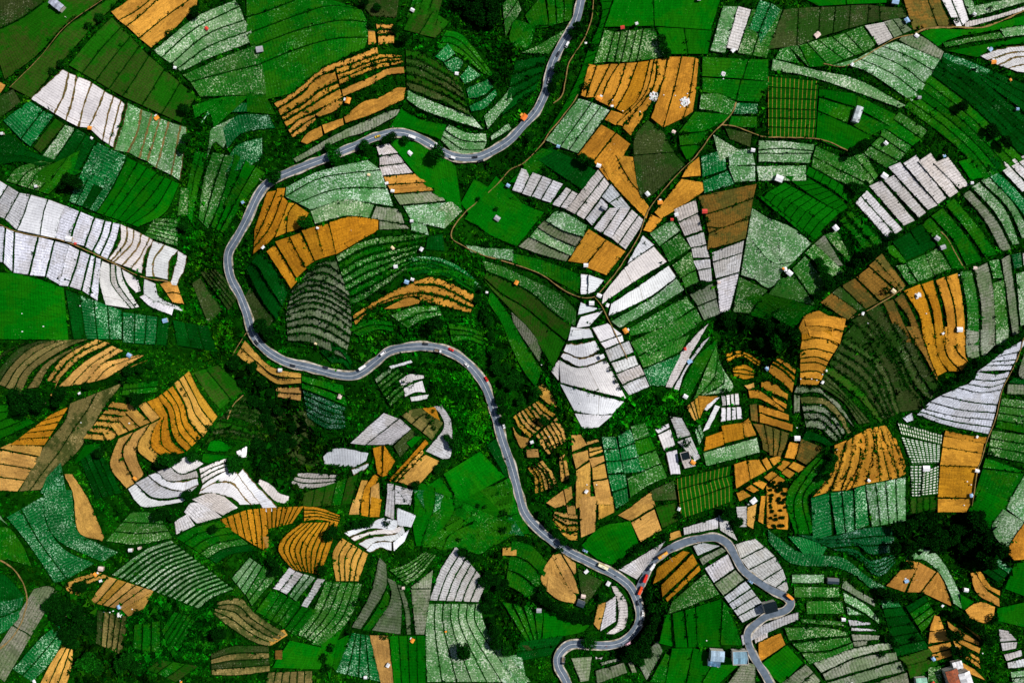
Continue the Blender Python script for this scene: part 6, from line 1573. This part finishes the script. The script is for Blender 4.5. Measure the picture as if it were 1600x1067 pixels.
TARPS = '''o 142 201 8|o 246 185 9|w 275 107 6|w 145 217 5|r 324 46 7|o 544 158 11|w 714 116 7|w 641 240 9|o 936 155 11|w 956 167 5|w 915 69 4|p 1052 207 7|p 1276 56 11|w 1431 57 8|b 1546 79 8|o 1551 98 9|o 1577 126 5|w 1330 102 6|b 1474 245 5|r 120 381 5|w 605 287 6|w 614 299 7|w 497 357 5|w 412 387 6|w 761 457 5|y 577 274 6|o 1031 317 9|w 936 462 9|w 949 477 7|o 977 517 10|w 1226 421 8|o 1223 420 5|w 1347 490 6|w 1434 461 8|p 1522 419 7|w 1472 521 5|w 126 614 5|o 212 747 7|y 494 537 5|r 1070 545 6|o 1082 722 9|w 916 767 7|b 1197 576 7|b 1077 565 9|w 1177 782 12|w 1284 597 6|w 1356 750 6|w 1525 735 8|b 1516 773 7|w 1525 682 5|w 1290 579 4|o 150 897 8|b 187 947 8|o 645 999 8|w 159 906 6|w 916 892 8|b 1415 907 8|o 1058 799 1|o 697 985 4|w 1145 80 8|w 1397 488 1|y 614 388 7|w 1471 945 5|w 1347 225 1|w 372 704 1|o 284 1064 5|r 1457 1066 8|w 1330 1066 5|w 55 1063 7|r 820 184 1'''
for e in TARPS.replace('\n', '').split('|'):
    c, x, y, w_ = e.split(); x, y, w_ = float(x), float(y), float(w_)
    if w_ < 2: continue
    rgb, cn = CNAME[c]; o = make_tarp(rgb, w_*0.42, (0.8,0.8,0.8) if c in 'ob' else None); o.location = spot(x, y, 0.4); o.rotation_euler = (0, 0, random.uniform(-1.4, 1.4))
    tag(o, label_once(cn+' tarpaulin shelter', x, y), 'shelter', 'tarpaulin shelters in the plots')
for x, y, r_, w_ in ((1021,151,3.4,'left heap of white sacks'),(1070,160,3.6,'right heap of white sacks'),(1434,462,2.2,'small scrap heap of white sacks'),(187,960,1.6,'little heap of white sacks'),(1130,116,1.4,'tiny heap of pale sacks')):
    o = make_heap((0.88,0.88,0.88), r_); o.location = spot(x, y, 0.42); tag(o, short(w_, 'on the plot '+where(x, y)), 'sack heap', 'heaps of white sacks')
for x, y in ((1037,149),(1055,150),(1074,147),(1000,175),(973,174),(957,157),(1063,168),(1130,124),(1327,122),(1356,505),(1447,490),(1498,430),(1461,720),(1517,757),(1511,752),(1506,789),(1282,633),(1268,592),(1251,592),(1276,594),(906,630),(858,682),(917,757),(932,757),(846,570),(207,951),(163,955),(172,956),(177,954),(1245,668),(1285,585),(1300,663),(1307,702),(127,660),(212,638),(202,661),(13,478),(35,490),(68,510),(125,478),(151,481),(205,495),(35,518),(1013,886),(1003,962),(1104,1000),(957,970),(20,478),(1493,1010),(1535,1020)):
    o = tag(link('sack', MB().box(-.5,.5,-.4,.4,0,.5,(.12,.12,.1,.1)).mesh('sack'), M_TARP), short('small white sack lying on the plot', where(x, y)), 'sack', 'white sacks lying in the plots'); o.color = (.9,.9,.9,1); o.location = spot(x, y, 0.5)
# two orange sheets lying by the northern road
o = make_tarp((0.90,0.20,0.02), 5.0, (0.85,0.4,0.05)); o.location = spot(819, 184, 0.6); o.rotation_euler = (0, 0, 0.9)
tag(o, 'large orange red tarpaulin at the verge of the northern road', 'shelter', 'tarpaulin shelters in the plots')

# ---------------------------------------------------------------- houses
def make_house(w, d, roofcol, yard=None, parapet=False, panels=6, mat=None, h=5.2):
    r = empty('house'); t = 0.2
    m = MB(); m.box(-w/2,w/2,-d/2,-d/2+t,0,h).box(-w/2,-w/2+t,-d/2+t,d/2-t,0,h).box(w/2-t,w/2,-d/2+t,d/2-t,0,h).box(-w/2,w/2,d/2-t,d/2,0,h)
    m.build('wall', M_WALL, r, (0.62,0.58,0.52))['kind'] = 'thing'
    MB().box(-0.5,0.5,-d/2-0.05,-d/2-0.004,0,2.1).build('door', M_WOOD, r)
    for fl in (1.1, 3.4):
        for x in (-w*0.32, w*0.32):
            f = MB().box(x-0.6,x+0.6,-d/2-0.05,-d/2-0.004,fl,fl+1.1).build('window', M_LAMP, r)
            MB().box(x-0.5,x+0.5,-d/2-0.08,-d/2-0.052,fl+0.1,fl+1.0).build('pane', M_GLASS, f)
    g = random.Random(int(w*10))
    rise = d*0.10
    for s in (-1, 1):
        for k in range(panels):
            x0, x1 = -w/2-0.3+(w+0.6)*k/panels+0.02, -w/2-0.3+(w+0.6)*(k+1)/panels-0.02; b = d/2+0.3; z0, z1 = h+0.02+g.uniform(0,.03), h+0.02+rise
            gf = g.uniform(0.6, 1.35); c = tuple(min(1, v*gf) for v in roofcol)
            MB().poly([(x0,s*b,z0),(x1,s*b,z0),(x1,s*0.02,z1),(x0,s*0.02,z1),(x0,s*b,z0+0.06),(x1,s*b,z0+0.06),(x1,s*0.02,z1+0.06),(x0,s*0.02,z1+0.06)],
                      [(0,1,2,3),(7,6,5,4),(0,4,5,1),(1,5,6,2),(2,6,7,3),(3,7,4,0)]).build('roof_sheet', mat or M_TIN, r, c)
    if parapet:
        m = MB(); a, b = w/2+0.7, d/2+0.7; m.box(-a,a,-b,-b+0.35,h-0.3,h+1.0).box(-a,a,b-0.35,b,h-0.3,h+1.0).box(-a,-a+0.35,-b+0.35,b-0.35,h-0.3,h+1.0).box(a-0.35,a,-b+0.35,b-0.35,h-0.3,h+1.0)
        m.build('parapet', M_CONC, r)['kind'] = 'thing'
    return r
for (x, y, w_, d_, a_, col, par, mt, lab) in [
 (1118,1020,10.0,7.6,-4,(0.36,0.50,0.62),False,None,'house with a patched pale blue tin roof, the one further from the road'),
 (1114,1033,9.0,4.0,-8,(0.10,0.22,0.36),False,None,'low annex with a dark blue tin roof below the pale blue one'),
 (1153,1022,10.6,9.2,2,(0.20,0.36,0.46),True,None,'square house with a blue and white mottled roof inside a pale parapet'),
 (1200,945,9.5,7.2,15,(0.012,0.022,0.030),False,M_BLACK,'house with a nearly black roof at the end of the white ruled strips'),
 (1069,711,5.6,5.2,15,(0.05,0.045,0.04),True,M_BLACK,'square dark roofed house with a pinkish rim among the white plots'),
 (92,10,10.5,5.2,-38,(0.40,0.43,0.52),False,None,'long grey tin roofed shed at the top left corner'),
 (1337,181,11.5,4.4,72,(0.42,0.48,0.50),False,None,'long grey striped shed standing in smooth green plots'),
 (1484,1056,15,9,-72,(0.42,0.10,0.05),False,M_RUST,'house with a rusty red roof at the bottom right'),
 (1503,1058,13,8.5,-72,(0.90,0.90,0.92),False,None,'long white roofed building beside the rusty red roof'),
 (1492,1036,7,5.5,15,(0.88,0.88,0.90),False,None,'small white gable just above the rusty red roof'),
 (1436,1062,8,6,5,(0.30,0.62,0.45),False,None,'low mint green shed at the bottom edge')]:
    o = make_house(w_, d_, col, None, par, 6, mt, 3.2 if w_ < 9.3 or 'shed' in lab else 5.2); o.location = spot(x, y, 0.3); o.rotation_euler = (0, 0, ang_at(a_))
    tag(o, lab, 'house' if 'shed' not in lab and 'annex' not in lab else 'shed', 'houses and sheds of the valley')
# utility poles
for x, y, w_ in ((782,232,'beside the upper road below the pale fan'),(617,205,'on the crown of the upper road arch'),(466,575,'above the shaded ochre slope'),(690,551,'on the crown of the middle road arch'),(413,285,'at the first bend below the broad pale hill'),(797,712,'by the long straight road'),(898,855,'on the road below the smooth parallelogram'),(1046,870,'beside the orange bus')):
    r = empty('utility_pole', spot(x, y, 0.6)); MB().cyl((0,0,0), 0.17, 9.5, 'z', 8, 0.10).build('shaft', M_CONC, r)
    a_ = road_heading(x, y)[0]
    MB().box(-0.06,0.06,-1.1,1.1,8.7,8.85).build('crossarm', M_CONC, r)
    for s in (-0.95, 0, 0.95): MB().cyl((0, s, 8.85), 0.07, 0.22, 'z', 6).build('insulator', M_LAMP, r)
    r.rotation_euler = (0, 0, a_); tag(r, 'pale concrete utility pole '+w_, 'utility pole', 'utility poles along the road')

# ---------------------------------------------------------------- trees
def crown_mesh(seed, R=4.0):
    g = np.random.default_rng(seed); lobes = [(g.uniform(-.45,.45)*R, g.uniform(-.45,.45)*R, R*g.uniform(0.9,1.35), R*g.uniform(.42,.62)) for _ in range(6)]+[(0,0,R*1.15,R*.68)]
    pts = []; sz = []; br = []
    for (x, y, z, r_) in lobes:
        n = int(70*(r_/R/.55)**2); d = g.normal(0, 1, (n, 3)); d /= np.linalg.norm(d, axis=1)[:, None]; d[:, 2] = np.abs(d[:, 2])*1.0-0.25
        rad = r_*g.uniform(.72, 1.12, (n, 1)); pts.append(np.array([x, y, z])+d*rad*np.array([1,1,.8])); sz.append(np.full(n, R*.20)*g.uniform(.6,1.3,n)); br.append(np.full(n, g.uniform(.75,1.3))*g.uniform(.5,1.5,n))
    P = np.concatenate(pts); S = np.concatenate(sz); B = np.concatenate(br)
    return tuft_mesh('crown', P, S, np.ones((len(P), 3))*B[:, None], 4, 0.8, seed)
def trunk_mesh(seed, R=4.0):
    g = random.Random(seed); m = MB(); m.cyl((0,0,-0.6), 0.09*R, R*0.85+0.6, 'z', 8, 0.05*R)
    for i in range(4):
        a = i*1.6+g.random(); n = len(m.v); x, y = math.cos(a), math.sin(a)
        b0 = np.array((0, 0, R*0.6)); b1 = np.array((x*R*.5, y*R*.5, R*1.1)); px_ = np.array((-y, x, 0))
        m.poly([tuple(b0+px_*.04*R), tuple(b0-px_*.04*R), tuple(b0+np.array((0,0,.07*R))), tuple(b1+px_*.015*R), tuple(b1-px_*.015*R), tuple(b1+np.array((0,0,.03*R)))], [(0,1,4,3),(1,2,5,4),(2,0,3,5)])
    return m.mesh('trunk')
CM = [crown_mesh(100+i) for i in range(7)]; TM = [trunk_mesh(200+i) for i in range(3)]
for c_ in CM: c_.materials.append(M_CROWN)
for c_ in TM: c_.materials.append(M_BARK)
TONES = {'k':((0.65,0.66,0.6),'very dark'), 'd':((1.1,1.25,0.9),'dark green'), 'm':((1.3,1.8,1.0),'mid green'), 'b':((2.2,2.7,1.4),'bright green')}
TREES = []      # x, y, radius (survey units), tone, label or None
for s_ in '''290 172 9 k|97 102 6 d|140 42 6 d|160 30 7 d|82 112 5 k|310 22 9 k|265 54 6 k|240 80 5 d|295 220 8 d|288 235 8 d|572 8 8 k|590 15 7 d|580 41 6 k|632 65 9 k|620 50 8 k|527 245 12 m|572 232 9 d|515 232 7 d|615 217 8 k|604 222 7 k|590 227 5 d|635 222 7 d|686 242 13 d|585 102 5 d|775 127 8 d
902 47 10 k|895 55 8 k|862 140 9 k|872 112 10 d|868 125 8 d|827 215 8 d|1032 65 8 d|1036 76 7 d|1040 85 7 d|927 75 6 d|915 135 6 d|910 250 9 d|920 256 8 k|1497 170 10 k|1542 205 9 k|1550 212 8 k|1560 222 9 k|1566 230 8 k|1325 242 8 k|1347 225 7 k|1335 235 7 k|1490 35 6 k|1546 15 4 d
117 282 12 k|106 290 9 k|130 290 10 k|215 432 5 d|290 355 8 d|477 347 10 d|437 275 10 d|430 283 8 d|682 506 12 k|410 510 12 k|425 520 11 k|760 382 5 d|747 312 4 d|775 327 4 k|626 329 4 d|1102 345 6 d|1092 447 9 k|1080 452 7 k|1132 497 12 k
1337 300 10 d|1328 293 8 d|1210 337 6 d|1277 410 8 d|1283 422 9 d|1287 435 9 d|1295 443 8 d|1350 400 12 k|1362 392 9 k|1338 412 9 k|1320 430 9 k|1308 438 9 k|1290 452 8 k|1276 462 8 k|1375 386 8 k|1388 372 8 k|1382 455 6 d|45 628 16 k|60 618 14 k|70 630 12 k|35 615 12 k|102 615 12 k|96 624 9 k|139 601 7 k|205 580 9 k|225 575 9 d|240 570 8 d|220 622 12 k|162 705 9 k|267 715 13 d|258 721 11 k|278 712 10 k|304 712 9 d|370 722 13 d|378 715 9 d|297 770 9 k|311 686 5 d|329 667 6 d|195 595 6 k|269 600 5 d|290 617 3 d|291 637 3 d|297 658 3 d|305 668 3 d|292 647 3 d|285 608 3 d|318 680 4 d
620 602 5 k|710 690 11 d|700 684 7 d|651 755 7 k|677 642 3 d|669 650 4 d|675 660 4 d|678 668 4 d|652 677 4 d|685 730 7 d|695 722 7 d|783 640 9 k|786 655 8 k|782 625 8 k|840 612 9 d|850 657 8 d|832 620 7 d|947 565 3 d|954 576 4 d|964 595 4 d|969 605 4 d|936 550 4 k|1072 692 6 k|895 745 7 d|867 760 6 d|1132 612 6 k|1210 532 14 m|1200 520 10 d|1225 525 9 d|1282 699 4 k|1292 727 8 d|1300 715 7 d|1288 742 7 k|1547 710 5 d
1590 522 7 d|1578 532 7 d|1568 540 7 m|1556 548 7 d|1545 556 7 d|1532 562 8 m|1520 568 9 k|1508 574 9 k|1512 585 8 k|1498 590 7 k|1485 598 6 k|1475 606 6 k|1462 612 5 k|1440 634 6 k
135 913 10 k|125 914 8 k|347 985 13 k|337 824 8 k|147 1025 16 m|160 1035 12 d|207 1025 14 d|195 1032 12 d|220 1035 12 d|122 1000 10 d|250 802 9 k|262 797 9 k|272 806 7 k|217 955 5 d|516 832 11 k|522 826 8 k|725 1010 14 k|775 1000 12 k|790 1012 10 d|770 982 10 k|605 815 6 k|570 815 9 k|560 818 8 d|580 813 8 d|547 821 6 k|622 790 4 k|722 860 7 k|731 868 7 k|740 872 6 k|437 885 10 k|430 875 8 k|505 887 8 k|600 993 5 k|557 940 5 k|547 987 5 k|747 789 4 k|757 791 4 k|787 801 6 k|787 827 6 d|717 842 4 k|520 1010 7 k|507 1025 7 k|512 1040 7 k
845 930 9 k|855 938 9 k|865 944 9 k|875 950 9 k|886 956 9 k|898 960 9 k|910 963 9 k|921 966 8 k|848 918 7 k|921 1000 12 d|985 1012 13 k|997 1002 12 k|1008 990 12 k|1015 978 11 k|1020 965 10 k|1007 1014 11 k|975 1020 9 k|993 1022 10 k|1000 1030 8 d|1015 921 7 k|1012 932 7 k|1017 945 8 d|1027 948 7 d|967 882 6 k|972 876 6 k|987 862 7 k|995 856 7 k|1005 850 7 d|1015 845 6 d|1040 837 6 k|1030 833 5 d|870 830 9 d|857 815 9 d|880 840 8 d|895 847 8 d|903 852 7 d|847 802 8 d|1060 805 6 k|1137 797 10 d|1130 805 8 d|1152 812 8 d|1145 820 7 d|940 930 8 d|935 938 6 k|875 858 6 k
1417 880 8 k|1380 925 10 k|1390 930 9 k|1372 920 8 k|1490 985 10 k|1480 990 9 k|1495 1015 11 k|1484 1012 8 k|1550 965 7 k|1370 935 7 d|1372 960 7 k|1385 992 8 k|1397 1005 7 k|1378 975 7 d|1535 992 9 k|1525 978 9 k|1512 970 9 k|1500 962 8 k|1487 955 8 k|1540 1000 8 k|1430 998 6 k|1375 1020 6 k|1410 1040 6 k'''.replace('\n', '|').split('|'):
    a, b, c_, t_ = s_.split(); TREES.append((float(a), float(b), float(c_), t_, None))
def thicket(poly, n, r0, r1, tone, lab, sd):
    g = random.Random(sd); xs = [p[0] for p in poly]; ys = [p[1] for p in poly]; k = 0; done = []
    while k < n*60 and len(done) < n:
        k += 1; x, y = g.uniform(min(xs), max(xs)), g.uniform(min(ys), max(ys))
        if inside(poly, np.array([x]), np.array([y]))[0] and all(math.hypot(x-a, y-b) > r0*1.15 for a, b in done): done.append((x, y)); TREES.append((x, y, g.uniform(r0, r1), tone, lab))
thicket([(720,-5),(775,-5),(782,20),(770,38),(740,42),(718,20)], 12, 9, 14, 'k', 'one of the very dark trees massed at the top edge between small plots', 1)
thicket([(365,553),(395,568),(425,608),(432,628),(462,650),(468,700),(445,728),(400,742),(388,705),(412,680),(405,640),(380,598)], 26, 7, 11, 'k', 'one of the nearly black trees filling the gully above the white waves', 2)
thicket([(1395,800),(1450,800),(1500,805),(1530,800),(1545,835),(1575,865),(1540,880),(1495,850),(1440,850),(1400,860),(1385,850)], 30, 9, 13, 'k', 'one of the nearly black trees above the tan leaf at lower right', 3)
thicket([(760,890),(790,885),(800,900),(775,925),(785,950),(775,985),(758,960),(752,920)], 12, 7, 10, 'k', 'one of the dark trees wrapped round the striped lilac shell', 4)
thicket([(85,925),(120,930),(135,960),(150,975),(120,1000),(90,975)], 12, 9, 13, 'k', 'one of the very dark trees left of the dry brown skirt', 5)
thicket([(1128,500),(1160,500),(1235,505),(1245,530),(1200,545),(1150,520)], 9, 8, 11, 'k', 'one of the dark trees in the leafy bowl under the rounded wedge', 6)
thicket([(762,540),(800,560),(825,610),(805,640),(792,620),(772,575)], 12, 7, 9, 'd', 'one of the dark green trees in the band right of the road arch', 7)
thicket([(735,420),(752,440),(765,480),(785,530),(765,535),(748,490)], 8, 6, 8, 'd', 'one of the dark green trees between the ochre crescent and the long slopes', 8)
TREES.sort(key=lambda t: -t[2]); small = TREES[296:]; TREES = TREES[:296]; n_tr = 0
pp = []; rr_ = []
for (x, y, r_, tone, lab) in small:
    q = RNG.normal(0, 1, (26, 3)); q /= np.linalg.norm(q, axis=1)[:, None]; q[:, 2] = abs(q[:, 2]); R = r_*0.5
    pp.append(np.array(spot(x, y, 0.3))+q*R*np.array([.8, .8, 1.2])); rr_.append(np.full(26, R*0.5))
pp = np.concatenate(pp); tag(link('shrubbery', tuft_mesh('shrubbery', pp, np.concatenate(rr_), np.array((0.004,0.055,0.003))*RNG.uniform(0.4,1.2,(len(pp),1)), 4, 0.8, 78), M_LEAF), kind='stuff')
for (x, y, r_, tone, lab) in TREES:
    rt = empty('tree', spot(x, y, -0.2), random.uniform(0, 6.28)); s = r_*0.5/4.0
    for nm, ms in (('crown', CM[n_tr % 7]), ('trunk', TM[n_tr % 3])):
        o = bpy.data.objects.new(nm, ms); COL.objects.link(o); o.parent = rt
        if nm == 'crown': o.color = (*TONES[tone][0], 1)
    rt.scale = (s*1.05, s*1.05, s*random.uniform(0.85, 1.1)); n_tr += 1
    if lab is None: lab = short(('tall ' if r_ > 11 else 'small ' if r_ < 5.5 else '')+TONES[tone][1]+' round tree by the plot', where(x, y))
    tag(rt, lab, 'tree', lab[:60])
# orchard of dark bushes on bare ochre ground
g = random.Random(9)
for i in range(46):
    x, y = 1203+28*g.random(), 752+72*g.random()
    rt = empty('bush', spot(x, y, 0.0), g.uniform(0, 6)); o = bpy.data.objects.new('foliage', CM[i % 7]); COL.objects.link(o); o.parent = rt; o.color = (0.6,0.65,0.6,1)
    o.location = (0, 0, -1.6); s = g.uniform(2.4, 3.6)*0.5/4; rt.scale = (s, s, s)
    tag(rt, 'one of the round dark bushes dotting the bare ground by the yellowish columns', 'bush', 'bushes dotting bare ochre ground')
print('trees', n_tr)
# a few field workers
def make_worker(x, y, shirt, lab, bend=0.5):
    p = empty('person', spot(x, y, 0.45), random.uniform(0, 6))
    b = bend
    P = [(0,0,0.92),(0.10*b,0,1.12),(0.30*b,0,1.36),(0.40*b,0,1.47),(0.50*b,0,1.60),(0.26*b,0.19,1.36),(0.50*b,0.22,1.12),(0.72*b,0.18,0.95),(0.26*b,-0.19,1.36),(0.50*b,-0.22,1.12),(0.72*b,-0.18,0.95),(0.02,0.10,0.50),(0,0.11,0.08),(0.16,0.11,0.03),(0.02,-0.10,0.50),(0,-0.11,0.08),(0.16,-0.11,0.03)]
    E = [(0,1),(1,2),(2,3),(3,4),(2,5),(5,6),(6,7),(2,8),(8,9),(9,10),(0,11),(11,12),(12,13),(0,14),(14,15),(15,16)]
    R = [.14,.14,.15,.06,.10,.07,.05,.04,.07,.05,.04,.08,.05,.05,.08,.05,.05]
    skin_body('body', P, E, R, M_CLOTH, p).color = (*shirt, 1)
    MB().cyl((0.50*b,0,1.66), 0.26, 0.14, 'z', 12, 0.06).build('hat', M_TARP, p, (0.75,0.62,0.35))
    tag(p, lab, 'person', 'field workers')
make_worker(104, 28, (0.7,0.7,0.7), 'person in a pale shirt near the long grey shed')
make_worker(953, 235, (0.2,0.3,0.5), 'person in blue bending on the upper golden field')
make_worker(959, 226, (0.5,0.1,0.1), 'person in red on the upper golden field')
make_worker(549, 361, (0.4,0.4,0.5), 'person in grey on the golden spoon shaped plot')
make_worker(1431, 905, (0.2,0.2,0.25), 'person in dark clothes on the middle slice of the tan leaf')
make_worker(978, 382, (0.6,0.6,0.6), 'person in a pale shirt on the golden square')
